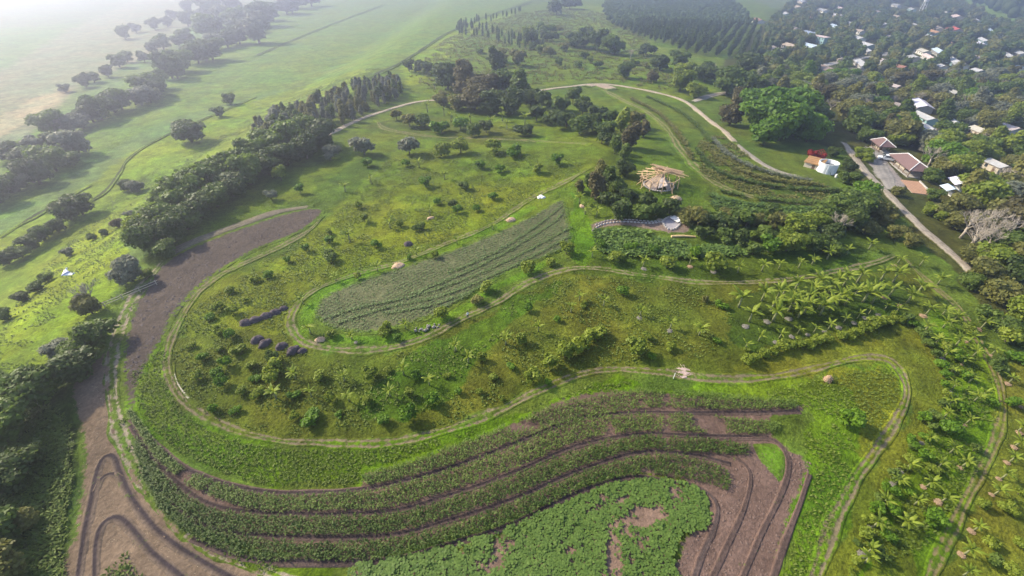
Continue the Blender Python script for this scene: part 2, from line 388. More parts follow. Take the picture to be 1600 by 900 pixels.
def over_z(x, y, off=0.07): return T(x, y) + off + 0.0006 * np.hypot(x, y)
def make_field(name, poly, colour, step=0.55, off=0.06, edge=1.8, relief=0.0, kind='structure', colf=None):
    """a worked patch of land: its own sheet, draped a little above the ground"""
    g = poly_ground(poly, 1.0); lo, hi = g.min(0) - step, g.max(0) + step
    gx = np.arange(lo[0], hi[0] + step, step); gy = np.arange(lo[1], hi[1] + step, step)
    X, Y = np.meshgrid(gx, gy); x, y = X.ravel(), Y.ravel()
    ins = inpoly(x, y, g)
    d, bx, by = seg_dist(x, y, g)
    near = (~ins) & (d < step * 1.5)
    x = np.where(near, bx, x); y = np.where(near, by, y)
    n, m = X.shape; i = np.arange(n - 1)[:, None] * m + np.arange(m - 1)[None, :]
    q = np.stack([i, i + 1, i + m + 1, i + m], -1).reshape(-1, 4)
    ok = (ins | near)[q].all(1) & ins[q].any(1); q = q[ok]
    used = np.unique(q); re = np.full(len(x), -1); re[used] = np.arange(len(used)); q = re[q]
    x, y, e = x[used], y[used], np.where(ins, d, 0)[used]
    z = over_z(x, y, off) + relief * (fbm(x / 1.3, y / 1.3, 5, 3) - 0.5) - off * 0.9 * sstep(0.3, 0, e)
    col = np.empty((len(x), 3)); col[:] = colour
    if colf: col = colf(x, y, col)
    me = npmesh(name, np.stack([x, y, z], 1), q, OVER, {'Col': land_colour(x, y), 'Over': col}, {'edge': sstep(0, edge, e)}, smooth=True)
    return tag(link(name, me), kind=kind)
def ribbon(name, pts, width, profile, colours, off=0.10, step=0.8, kind='structure', fade=0.0, mat=None, wob=0.25, parent=None):
    """a strip along a pixel line; profile: heights across, colours: across (None = the land's own colour)"""
    l = ground_line(pts, step); nrm = normals2(l); k = len(profile); t = np.linspace(-1, 1, k)
    s = np.arange(len(l)) * step
    wv = width / 2 * (1 + (fbm(s / 6, s * 0, 77, 2) - 0.5) * 2 * wob)
    shift = (fbm(s / 9, s * 0 + 3, 78, 2) - 0.5) * width * 0.25
    x = l[:, 0:1] + nrm[:, 0:1] * (t[None] * wv[:, None] + shift[:, None]); y = l[:, 1:2] + nrm[:, 1:2] * (t[None] * wv[:, None] + shift[:, None])
    z = over_z(x, y, off) + np.array(profile)[None]
    x, y, z = x.ravel(), y.ravel(), z.ravel(); under = land_colour(x, y)
    oc = np.empty((len(l), k, 3)); e = np.zeros((len(l), k))
    for j, c in enumerate(colours):
        if c is not None and len(c) == 2: oc[:, j] = c[0]; e[:, j] = c[1]
        elif c is None: oc[:, j] = under.reshape(len(l), k, 3)[:, j]; e[:, j] = 0.0
        else: oc[:, j] = c; e[:, j] = 1.0
    e *= (0.72 + 0.5 * fbm(s / 5, s * 0 + 9, 79, 3))[:, None].clip(0, 1)
    if fade:
        end = np.minimum(s, s[-1] - s); e *= sstep(0, fade, end)[:, None]
    i = np.arange(len(l) - 1)[:, None] * k + np.arange(k - 1)[None]
    q = np.stack([i, i + k, i + k + 1, i + 1], -1).reshape(-1, 4)
    me = npmesh(name, np.stack([x, y, z], 1), q, mat or OVER, {'Col': under, 'Over': oc.reshape(-1, 3)}, {'edge': e.ravel()}, smooth=True)
    return tag(link(name, me, parent), kind=kind)

# worked fields
make_field('ploughed_field', [(198, 500), (212, 462), (240, 425), (285, 392), (360, 362), (430, 338), (480, 326), (508, 328), (492, 348), (455, 370), (400, 392), (340, 428), (300, 462), (272, 500), (260, 530), (244, 556), (228, 590), (218, 640), (205, 668), (192, 640), (187, 600), (188, 550)], (0.074, 0.057, 0.046), relief=0.25, edge=2.2)
make_field('stubble_field', [(104, 606), (142, 566), (178, 540), (180, 600), (186, 650), (206, 706), (244, 772), (300, 828), (380, 872), (450, 905), (520, 960), (90, 960), (108, 840), (122, 740), (122, 680), (108, 640)], STUBBLE, relief=0.2,
           colf=lambda x, y, c: c * (0.8 + 0.45 * fbm(x / 3, y / 9, 31, 3))[:, None])
make_field('bean_field', [(487, 490), (500, 465), (540, 445), (600, 425), (660, 405), (730, 380), (790, 355), (840, 330), (880, 310), (890, 340), (895, 380), (850, 405), (790, 430), (740, 460), (700, 487), (640, 510), (590, 522), (540, 522), (500, 508)], (0.100, 0.105, 0.050), relief=0.15, edge=2.5)
make_field('maize_field', [(196, 636), (212, 634), (245, 688), (300, 724), (360, 746), (430, 763), (500, 766), (558, 758), (562, 733), (610, 726), (720, 688), (800, 656), (860, 626), (920, 608), (1000, 606), (1100, 616), (1190, 620), (1262, 630), (1262, 646), (1210, 660), (1225, 690), (1262, 714), (1268, 742), (1250, 792), (1228, 860), (1200, 960), (1020, 960), (1045, 880), (1080, 770), (1020, 752), (960, 750), (900, 775), (800, 820), (700, 850), (620, 870), (550, 882), (460, 880), (380, 862), (300, 822), (252, 776), (222, 730), (206, 690)], SOIL, relief=0.18,
           colf=lambda x, y, c: c * (0.85 + 0.35 * fbm(x / 2, y / 8, 33, 3))[:, None])
make_field('squash_field', [(520, 960), (545, 890), (575, 877), (640, 868), (720, 850), (800, 822), (880, 785), (950, 758), (1000, 750), (1060, 752), (1100, 770), (1112, 800), (1105, 828), (1066, 838), (1052, 880), (1040, 960)], (0.165, 0.110, 0.082), off=0.10, relief=0.15)
make_field('grass_patch', [(1172, 693), (1205, 692), (1226, 702), (1232, 722), (1222, 756), (1206, 742), (1186, 720)], (0.085, 0.160, 0.012), off=0.13, relief=0.15)

# tracks: two wheel ruts and a grassy middle
RUT = [-0.26, -0.06, 0.0, -0.05, -0.07, -0.02, 0.02, -0.02, -0.07, -0.05, 0.0, -0.06, -0.26]
def track(pts, width=2.5, dirt=DIRT, mid=None, name='farm_track', fade=4.0):
    g = tuple(k * 0.85 for k in dirt); md = mid or tuple(0.5 * a + 0.5 * b for a, b in zip(dirt, OLIVE))
    return ribbon(name, pts, width, RUT, [None, None, (g, 0.25), (dirt, 0.66), (dirt, 0.7), (g, 0.38), (md, 0.28), (g, 0.38), (dirt, 0.72), (dirt, 0.66), (g, 0.25), None, None], fade=fade, wob=0.6)
track([(505, 338), (480, 362), (420, 394), (345, 430), (300, 470), (268, 530), (262, 580), (285, 625), (340, 660), (420, 685), (520, 693), (620, 690), (700, 672), (770, 645), (840, 612), (900, 588), (960, 577), (1030, 582), (1080, 589), (1150, 592), (1220, 588), (1290, 572), (1350, 559), (1390, 563), (1412, 590), (1416, 620), (1396, 660), (1362, 710), (1330, 762), (1302, 820), (1276, 890), (1258, 950)], 2.3)
track([(1405, 395), (1440, 432), (1500, 487), (1532, 540), (1558, 590), (1564, 650), (1546, 710), (1510, 780), (1476, 850), (1455, 900), (1438, 955)], 2.2, (0.165, 0.135, 0.062))
track([(925, 262), (880, 285), (830, 310), (770, 350), (700, 380), (630, 408), (560, 428), (500, 450), (465, 475), (455, 505), (475, 535), (530, 548), (600, 545), (660, 530), (720, 500), (780, 470), (830, 440), (880, 422), (930, 420), (1000, 430), (1080, 440), (1160, 442), (1230, 438), (1300, 425), (1370, 410), (1405, 395)], 2.5, (0.165, 0.140, 0.080))
track([(262, 402), (215, 455), (195, 490), (180, 540), (175, 600), (180, 650), (200, 705), (235, 765), (280, 815), (340, 855), (420, 892), (480, 925), (520, 950)], 3.4, (0.235, 0.195, 0.140), (0.15, 0.135, 0.075))
track([(938, 138), (970, 156), (1010, 175), (1042, 202), (1062, 232), (1085, 260), (1115, 285), (1160, 304), (1230, 316), (1312, 318)], 4.2, (0.200, 0.170, 0.085), (0.09, 0.11, 0.03))
track([(588, 188), (605, 203), (680, 214), (760, 217), (840, 221), (925, 226)], 3.6, (0.170, 0.150, 0.070))
def road(name, pts, width, col, fade=3.0):
    c2 = tuple(k * 0.8 for k in col)
    return ribbon(name, pts, width, [-0.32, -0.04, 0.02, 0.05, 0.06, 0.05, 0.02, -0.04, -0.32], [None, c2, col, c2, col, c2, col, c2, None], off=0.14, fade=fade, wob=0.35)
road('dirt_road', [(500, 218), (560, 188), (600, 174), (650, 160), (700, 156), (760, 152), (835, 143), (880, 137), (940, 132), (1000, 140), (1045, 150), (1075, 162), (1100, 182), (1132, 206), (1150, 224)], 3.1, (0.38, 0.31, 0.235))
road('dirt_road', [(1148, 222), (1172, 244), (1205, 264), (1235, 274), (1262, 276)], 3.0, (0.30, 0.26, 0.21), 8)
road('dirt_road', [(915, 136), (930, 133), (948, 137), (955, 141)], 7.0, (0.36, 0.28, 0.21), 4)
road('dirt_road', [(1318, 222), (1335, 247), (1352, 268), (1375, 291), (1410, 326), (1445, 361), (1475, 386), (1502, 410), (1530, 440)], 3.1, (0.31, 0.265, 0.215))
road('dirt_road', [(1395, 300), (1385, 275), (1372, 250), (1365, 236), (1345, 230)], 6.0, (0.27, 0.245, 0.22), 2)
road('dirt_road', [(1080, 160), (1120, 148), (1165, 142), (1210, 140)], 5.0, (0.34, 0.30, 0.25))
road('village_road', [(1215, 100), (1270, 104), (1330, 94), (1380, 86), (1420, 74), (1470, 62)], 7.5, (0.36, 0.34, 0.33))
road('dirt_road', [(490, 323), (430, 332), (360, 356), (290, 384), (258, 404)], 3.6, (0.16, 0.135, 0.095))
# pale stony scrape inside the loop's bend
ribbon('stone_scrape', [(272, 566), (275, 592), (287, 614), (308, 636)], 0.75, [-0.05, 0.02, 0.02, -0.05], [None, ((0.36, 0.32, 0.25), 0.7), ((0.40, 0.36, 0.29), 0.75), None], off=0.12, fade=6, wob=0.8)
# turned furrows in the stubble and in the bare corner of the maize
FP = [-0.18, 0.0, 0.0, -0.05, 0.0, 0.0, -0.18]
def furrow(pts, width, col=(0.052, 0.040, 0.042), side=SOIL):
    return ribbon('furrow', pts, width, FP, [side, side, tuple(0.5 * a + 0.5 * b for a, b in zip(col, side)), col, col, side, side], off=0.17, step=0.5)
furrow([(112, 960), (124, 900), (136, 830), (148, 775), (156, 735), (165, 716), (178, 717), (186, 738), (200, 768), (225, 805), (262, 843), (310, 876), (375, 912), (440, 955)], 1.5, (0.042, 0.032, 0.034), side=(0.140, 0.102, 0.074))
furrow([(150, 768), (160, 748), (176, 741), (190, 748)], 1.4, (0.042, 0.032, 0.034), side=(0.140, 0.102, 0.074))
furrow([(146, 960), (150, 900), (153, 850), (163, 820), (182, 811), (200, 824), (235, 864), (285, 905), (340, 955)], 1.4, (0.042, 0.032, 0.034), side=(0.140, 0.102, 0.074))
furrow([(1110, 688), (1160, 687), (1205, 688), (1226, 708), (1230, 735), (1215, 780), (1190, 830), (1165, 890), (1140, 955)], 0.95, (0.070, 0.048, 0.042))
furrow([(1145, 715), (1165, 728), (1172, 752), (1160, 798), (1138, 845), (1112, 900), (1090, 955)], 0.95, (0.070, 0.048, 0.042))
furrow([(1265, 742), (1248, 790), (1226, 845), (1205, 905), (1188, 955)], 0.95, (0.072, 0.050, 0.044))
furrow([(1040, 752), (1080, 758), (1108, 774), (1120, 795), (1112, 830), (1090, 880), (1068, 955)], 1.0, (0.075, 0.055, 0.050))
for o in ([(205, 655), (250, 702), (300, 740), (400, 768), (500, 770), (600, 760), (700, 732), (800, 695), (900, 655), (1000, 645), (1100, 646), (1250, 644)],
          [(205, 665), (228, 700), (275, 755), (330, 790), (420, 803), (600, 801), (700, 775), (800, 740), (900, 698), (1000, 679), (1100, 682), (1200, 684)],
          [(225, 735), (270, 790), (330, 828), (420, 839), (600, 838), (700, 815), (800, 781), (900, 738), (1000, 708), (1080, 711), (1140, 725)],
          [(300, 842), (400, 876), (600, 877), (700, 852), (800, 820), (900, 772), (980, 746), (1040, 752)]):
    furrow(o, 1.15, (0.042, 0.030, 0.030), (0.105, 0.072, 0.058))

# overgrown ditches between the far fields
for pts, wd in (([(120, 330), (165, 300), (186, 272), (205, 245), (260, 212), (330, 182), (400, 152)], 1.6), ([(395, 90), (460, 62), (530, 34), (600, 8)], 3.0), ([(575, 122), (620, 102), (665, 74), (700, 52), (760, 26), (830, 4)], 3.4), ([(0, 372), (60, 336), (140, 290)], 2.0)):
    ribbon('ditch', pts, wd, [-0.05, 0.10, -0.05, 0.10, -0.05], [None, ((0.045, 0.06, 0.02), 0.7), (0.035, 0.04, 0.018), ((0.045, 0.06, 0.02), 0.7), None], off=0.25, step=2.0, fade=12, wob=0.9)
# ------------------------------------------------------------------ crops: nobody could count the plants
def leaves_mesh(name, P0, A, B, lv, mat):
    """quads: centre-line start P0, half-width vector A, length vector B (bent once when B is a pair)"""
    n = len(P0)
    if isinstance(B, tuple):
        M = P0 + B[0]; E = M + B[1]
        V = np.stack([P0 - A * 0.5, P0 + A * 0.5, M + A, M - A, E], 1).reshape(-1, 3)
        b = np.arange(n)[:, None] * 5
        q = b + np.array([[0, 1, 2, 3]]); t = b + np.array([[3, 2, 4]])
        return npmesh(name, V, [q, t], mat, None, {'lv': np.repeat(lv, 5)})
    V = np.stack([P0 - A, P0 + A, P0 + A * 0.7 + B, P0 - A * 0.7 + B], 1).reshape(-1, 3)
    q = np.arange(n)[:, None] * 4 + np.arange(4)[None]
    return npmesh(name, V, q, mat, None, {'lv': np.repeat(lv, 4)})
def blades(x, y, z, per, length, width, rise, droop, jit, mat, name, up=0.0):
    """per bent blades on each plant position"""
    n = len(x); N = n * per
    a = rng.uniform(0, 2 * math.pi, N); px, py, pz = (np.repeat(k, per) for k in (x, y, z))
    s = np.repeat(rng.uniform(0.7, 1.3, n), per) * rng.uniform(0.75, 1.25, N)
    d = np.stack([np.cos(a), np.sin(a), np.zeros(N)], 1); w_ = np.stack([-np.sin(a), np.cos(a), np.zeros(N)], 1)
    P0 = np.stack([px, py, pz + up * rng.uniform(0.0, 1.0, N) * s], 1) + d * jit
    B0 = d * (length * 0.5 * s)[:, None]; B0[:, 2] += rise * s; B1 = d * (length * 0.5 * s)[:, None]; B1[:, 2] += -droop * s
    lv = np.clip(np.repeat(rng.uniform(0, 0.6, n), per) + rng.uniform(0, 0.4, N), 0, 1)
    return leaves_mesh(name, P0, w_ * (width * s)[:, None], (B0, B1), lv, mat)
STRIPS = [
    [(570, 744, 757), (600, 735, 755), (700, 702, 728), (800, 662, 692), (880, 632, 664), (1000, 611, 640), (1100, 616, 641), (1150, 620, 641), (1240, 627, 640)],
    [(205, 642, 652), (225, 668, 684), (250, 700, 720), (300, 741, 760), (400, 773, 797), (500, 775, 798), (600, 765, 795), (700, 738, 768), (800, 699, 735), (900, 660, 692), (1000, 650, 675), (1100, 651, 678), (1150, 656, 679), (1215, 662, 678)],
    [(213, 682, 708), (232, 712, 742), (270, 758, 785), (330, 796, 822), (420, 808, 835), (600, 807, 833), (700, 782, 808), (800, 746, 776), (900, 706, 732), (1000, 684, 703), (1080, 687, 708), (1165, 695, 712)],
    [(226, 732, 750), (265, 788, 808), (320, 824, 846), (400, 844, 873), (500, 850, 876), (600, 845, 873), (700, 824, 848), (800, 788, 816), (900, 745, 768), (1000, 715, 742), (1080, 716, 752), (1136, 735, 768)],
]
NAMES = ['uppermost maize strip, below the bright grass of the loop', 'second maize strip down, curling up to the left field corner',
         'third maize strip down between two dark furrows', 'lowest maize strip, next to the leafy squash patch']
for s, lab in zip(STRIPS, NAMES):
    s = np.array(s, float); up = catmull(s[:, :2], 6); lo = catmull(s[:, [0, 2]], 6); X, Y = [], []
    for k in np.linspace(0.07, 0.93, 6):
        c = up * (1 - k) + lo * k; gx, gy, _ = P(c[:, 0], c[:, 1]); l = resample(np.stack([gx, gy], 1), 0.34)
        l = l + rng.normal(0, 0.06, l.shape); X.append(l[:, 0]); Y.append(l[:, 1])
    x, y = np.concatenate(X), np.concatenate(Y)
    keep = (fbm(x / 4, y / 4, 61, 2) > 0.17) & (rng.random(len(x)) > 0.05)
    u, v = pix(x, y); keep &= ~((np.abs(u - 1040) < 6) & (v < 700) & (rng.random(len(x)) < 0.75))
    x, y = x[keep], y[keep]
    me = blades(x, y, over_z(x, y, 0.05), 7, 0.38, 0.050, 0.24, 0.09, 0.04, LEAF['maize'], 'maize_crop', up=0.55)
    tag(link('maize_crop', me), lab, 'maize', kind='stuff')
def scatter_in(poly, spacing, jitter=0.5, keepf=None):
    g = poly_ground(poly, 1.5); lo, hi = g.min(0), g.max(0)
    gx, gy = np.meshgrid(np.arange(lo[0], hi[0], spacing), np.arange(lo[1], hi[1], spacing))
    x = gx.ravel() + rng.uniform(-jitter, jitter, gx.size) * spacing; y = gy.ravel() + rng.uniform(-jitter, jitter, gx.size) * spacing
    m = inpoly(x, y, g)
    x, y = x[m], y[m]
    if keepf is not None: k = keepf(x, y); x, y = x[k], y[k]
    return x, y
# squash: broad leaves over mounds, bare red soil between
SQ = [(522, 955), (547, 892), (577, 879), (640, 869), (720, 851), (800, 823), (880, 786), (950, 759), (1000, 751), (1060, 753), (1098, 771), (1110, 800), (1103, 826), (1064, 836), (1050, 880), (1038, 955)]
def squash_keep(x, y):
    u, v = pix(x, y); bare = (((u - 1010) / 34) ** 2 + ((v - 808) / 17) ** 2 < 1) | (((u - 958) / 14) ** 2 + ((v - 866) / 26) ** 2 < 1) | (((u - 890) / 10) ** 2 + ((v - 862) / 9) ** 2 < 1) | (np.abs(v - (795 - (u - 930) * 0.35)) < 3.5) & (u > 915) & (u < 985)
    return ~(bare & (rng.random(len(x)) < 0.93)) & ((fbm(x / 2.2, y / 2.2, 91, 3) > 0.36) | (rng.random(len(x)) < 0.18))
x, y = scatter_in(SQ, 0.28, 0.6, squash_keep)
h = 0.15 + 0.75 * np.clip(fbm(x / 1.1, y / 1.1, 93, 2) - 0.2, 0, 1)
me = blades(x, y, over_z(x, y, 0.05) + h * 0.8, 3, 0.36, 0.15, 0.07, 0.05, 0.05, LEAF['squash'], 'squash_crop')
tag(link('squash_crop', me), 'leafy green squash cover with bare red soil gaps in the near field', 'squash', kind='stuff')
# beans: fine rows in the oval field
BF = [(490, 490), (503, 467), (542, 448), (600, 428), (660, 408), (730, 384), (790, 359), (840, 334), (879, 314), (888, 342), (892, 378), (850, 402), (790, 427), (740, 457), (700, 484), (640, 507), (590, 519), (540, 519), (502, 506)]
g = poly_ground(BF, 1.5); cx, cy = g.mean(0)
ax = PV(500, 490); bx_ = PV(880, 345); dirv = np.array([bx_.x - ax.x, bx_.y - ax.y]); LN = np.hypot(*dirv); dirv /= LN; nv = np.array([-dirv[1], dirv[0]])
S, Tt = np.meshgrid(np.arange(-10, LN + 25, 0.42), np.arange(-25, 25, 0.95))
bend = 7.0 * np.sin(np.clip(S / LN, 0, 1.1) * math.pi * 0.9) - 2
x = ax.x + dirv[0] * S + nv[0] * (Tt + bend); y = ax.y + dirv[1] * S + nv[1] * (Tt + bend)
x = x.ravel() + rng.normal(0, 0.09, x.size); y = y.ravel() + rng.normal(0, 0.09, y.size)
m = inpoly(x, y, g) & ((fbm(x / 6, y / 6, 13, 3) > 0.40) | (rng.random(x.size) < 0.45))
x, y = x[m], y[m]
me = blades(x, y, over_z(x, y, 0.06), 4, 0.34, 0.07, 0.12, 0.04, 0.04, LEAF['bean'], 'bean_crop', up=0.12)
tag(link('bean_crop', me), 'thin grey-green bean rows in the oval field', 'beans', kind='stuff')
# stronger green rows in the oval field
RW = []
for pts in ([(505, 500), (560, 482), (640, 465), (720, 440), (800, 405), (870, 368), (893, 356)], [(530, 505), (600, 483), (680, 466), (750, 440), (820, 408), (890, 370)],
            [(600, 492), (680, 476), (750, 450), (830, 412), (892, 382)], [(640, 462), (720, 430), (790, 395), (860, 352), (880, 332)], [(700, 428), (780, 392), (850, 345), (878, 322)], [(690, 482), (760, 447), (820, 418), (870, 396)]):
    l = ground_line(pts, 0.3); RW.append(l + rng.normal(0, 0.10, l.shape))
l = np.vstack(RW); m = inpoly(l[:, 0], l[:, 1], g); x, y = l[m, 0], l[m, 1]
me = blades(x, y, over_z(x, y, 0.08), 5, 0.42, 0.09, 0.17, 0.05, 0.05, LEAF['bean'], 'bean_row', up=0.2)
tag(link('bean_row', me), 'thicker green bean rows curving along the oval field', 'beans', kind='stuff')
# grass and weeds as real tufts on the sward
def tufts(name, poly, spacing, hgt, wid, mat, lab, cat='grass', thr=0.0, per=4, keepf=None):
    kf = (lambda x, y: (fbm(x / 3.5, y / 3.5, 41, 3) > thr) & (keepf(x, y) if keepf else True))
    x, y = scatter_in(poly, spacing, 0.6, kf)
    me = blades(x, y, T(x, y) + 0.02, per, hgt * 1.3, wid, hgt * 0.75, -0.02, 0.05, mat, name)
    return tag(link(name, me), lab, cat, kind='stuff')
tufts('tall_grass', [(205, 585), (258, 545), (264, 605), (300, 655), (380, 692), (480, 703), (600, 700), (720, 680), (820, 644), (920, 604), (990, 600), (870, 624), (800, 652), (720, 684), (606, 724), (560, 730), (556, 756), (430, 760), (360, 742), (300, 718), (250, 682), (216, 632)], 0.42, 0.24, 0.06, LEAF['grass'], 'vivid tall grass between the loop track and the maize', thr=0.25)
tufts('tall_grass', [(1190, 615), (1280, 592), (1380, 572), (1404, 592), (1398, 640), (1330, 752), (1290, 840), (1262, 950), (1215, 950), (1262, 770), (1272, 720), (1235, 690), (1270, 650)], 0.5, 0.24, 0.06, LEAF['grass'], 'green weedy grass right of the bare field corner', thr=0.35)
tufts('weeds', [(1480, 500), (1535, 545), (1555, 600), (1556, 650), (1538, 710), (1500, 780), (1440, 860), (1340, 880), (1395, 745), (1468, 665), (1482, 590)], 0.55, 0.24, 0.08, LEAF['grass'], 'fresh green weeds below the banana plants of the right edge', 'weeds', thr=0.42)
tufts('weeds', [(290, 490), (420, 405), (505, 350), (560, 300), (640, 240), (900, 250), (860, 295), (770, 345), (640, 400), (500, 445), (452, 480), (448, 520), (480, 550), (700, 540), (860, 440), (1100, 450), (1140, 520), (1060, 575), (950, 570), (820, 605), (700, 668), (560, 686), (400, 675), (290, 625), (268, 560)], 0.62, 0.22, 0.08, LEAF['grass'], 'yellow-green weeds scattered over the orchard grass', 'weeds', thr=0.47)
tufts('scrub_cover', [(-60, 700), (40, 640), (100, 650), (112, 740), (100, 840), (88, 950), (-60, 950)], 0.42, 0.5, 0.085, LEAF['mid'], 'dense green scrub in the lower left corner beside stubble', 'scrub', thr=0.2, per=6)
tufts('rough_grass', [(0, 520), (60, 430), (190, 300), (330, 220), (430, 165), (560, 112), (600, 110), (540, 140), (420, 190), (300, 255), (230, 330), (195, 380), (180, 480), (130, 520), (60, 560), (0, 590)], 0.75, 0.20, 0.08, LEAF['grass'], 'rough yellow-green grass on the slope outside the wood', thr=0.45)
tufts('meadow_scrub', [(640, 120), (700, 60), (820, 20), (940, 20), (1035, 85), (1050, 140), (940, 125), (840, 132), (700, 150)], 1.5, 0.7, 0.22, LEAF['olive'], 'patchy green scrub on the meadow beyond the dirt road', 'scrub', thr=0.56, per=6)
tufts('vegetable_beds', [(1095, 270), (1090, 225), (1130, 215), (1200, 268), (1250, 285), (1318, 298), (1318, 316), (1230, 312), (1160, 300), (1118, 284)], 0.75, 0.42, 0.13, LEAF['olive'], 'olive herb beds curving above the hut track', 'beds', thr=0.46, per=6)
tufts('bank_scrub', [(1105, 300), (1160, 318), (1230, 326), (1318, 328), (1310, 345), (1230, 350), (1130, 340)], 0.7, 0.7, 0.2, LEAF['squash'], 'green terrace scrub under the curved track by the white tank', 'scrub', thr=0.3, per=6)
tufts('bank_scrub', [(930, 362), (1000, 362), (1080, 385), (1140, 385), (1180, 395), (1100, 405), (1000, 402), (935, 395)], 0.7, 0.8, 0.2, LEAF['squash'], 'green bank scrub just below the stone channel', 'scrub', thr=0.3, per=6)

# curved planted rows on the terraces above the hut track
for i, (pts, k, lab) in enumerate((([(1088, 235), (1105, 258), (1135, 276), (1190, 290), (1250, 297), (1318, 300)], 'mid', 'first terrace row above the hut track'), ([(1100, 225), (1125, 252), (1165, 272), (1215, 284), (1285, 291)], 'olive', 'second terrace row above the hut track'),
        ([(1112, 218), (1140, 245), (1175, 263), (1220, 276), (1265, 284)], 'grey', 'greyish third terrace row above the hut track'), ([(1125, 300), (1180, 311), (1250, 318), (1312, 320)], 'mid', 'terrace row just below the hut track'),
        ([(1120, 312), (1180, 323), (1250, 329), (1310, 330)], 'squash', 'second terrace row below the hut track'), ([(1120, 325), (1180, 335), (1240, 340)], 'mid', 'lowest terrace row above the bank shrubs'),
        ([(985, 155), (1030, 180), (1062, 215), (1080, 250)], 'olive', 'planted verge row along the curving hut track'), ([(1010, 152), (1060, 175), (1095, 205), (1110, 225)], 'mid', 'planted row left of the pale dirt road'))):
    l = ground_line(pts, 0.42); l = np.vstack([l + rng.normal(0, 0.38, l.shape), l + rng.normal(0, 0.45, l.shape)]); l = l[(fbm(l[:, 0] / 3, l[:, 1] / 3, 71 + i, 2) > 0.28)]
    tag(link('terrace_row', blades(l[:, 0], l[:, 1], over_z(l[:, 0], l[:, 1], 0.05), 6, 0.9, 0.15, 0.36, 0.08, 0.1, LEAF[k], 'terrace_row', up=0.55)), lab, 'crop row', kind='stuff')
# straw on the stubble, clods on the bare soil
STRAWL = mat_leaf('leaf_straw', (0.20, 0.15, 0.09), (0.46, 0.37, 0.25), 0.1)
tufts('straw_litter', [(112, 620), (150, 575), (172, 570), (172, 660), (196, 720), (240, 790), (300, 845), (400, 895), (440, 940), (105, 940), (118, 800), (128, 700)], 0.62, 0.10, 0.03, STRAWL, 'dry straw litter on the stubble beside the left farm road', 'straw', thr=0.30, per=3)
def clods(poly, spacing, size, mat, lab, thr=0.3):
    x, y = scatter_in(poly, spacing, 0.6, lambda a, b: fbm(a / 2, b / 2, 83, 2) > thr); n = len(x); z = over_z(x, y, 0.06); s = size * rng.uniform(0.4, 1.5, n)
    base = np.array([[-1, -.8, -.2], [1, -.7, -.2], [.8, 1, -.2], [-.9, .8, -.2], [0.1, 0, .75]]); a = rng.uniform(0, 6.28, n); ca, sa = np.cos(a), np.sin(a)
    V = base[None] * s[:, None, None] * rng.uniform(0.7, 1.3, (n, 5, 1)); X = V[..., 0] * ca[:, None] - V[..., 1] * sa[:, None]; Y = V[..., 0] * sa[:, None] + V[..., 1] * ca[:, None]
    V = np.stack([X + x[:, None], Y + y[:, None], V[..., 2] + z[:, None]], -1).reshape(-1, 3); b = np.arange(n)[:, None] * 5
    t = np.concatenate([b + np.array([[0, 1, 4]]), b + np.array([[1, 2, 4]]), b + np.array([[2, 3, 4]]), b + np.array([[3, 0, 4]])])
    tag(link('soil_clods', npmesh('soil_clods', V, t, mat)), lab, 'soil', kind='stuff')
clods([(1130, 740), (1160, 725), (1200, 700), (1262, 718), (1264, 745), (1225, 860), (1195, 950), (1030, 950), (1055, 880), (1118, 800)], 0.5, 0.13, mat_plain('clod_brown', (0.135, 0.092, 0.075), 0.95, 3, 0.35), 'loose brown clods on the bare field corner')
clods([(205, 480), (240, 430), (300, 390), (430, 342), (500, 328), (470, 360), (400, 390), (330, 435), (270, 500), (250, 535), (205, 600), (190, 560)], 0.8, 0.22, mat_plain('clod_grey', (0.085, 0.068, 0.066), 0.95, 3, 0.35), 'dark clods on the ploughed field beside the wood')


tufts('weeds', [(160, 940), (168, 885), (178, 858), (192, 862), (212, 888), (235, 940)], 0.5, 0.35, 0.10, LEAF['grass'], 'green weeds inside the lowest stubble furrow loop', 'weeds', thr=0.35)
tufts('weeds', [(185, 660), (196, 655), (225, 730), (280, 800), (360, 852), (440, 885), (420, 893), (330, 858), (262, 805), (215, 740)], 0.5, 0.30, 0.08, LEAF['grass'], 'grassy verge between farm road and maize', 'weeds', thr=0.40)
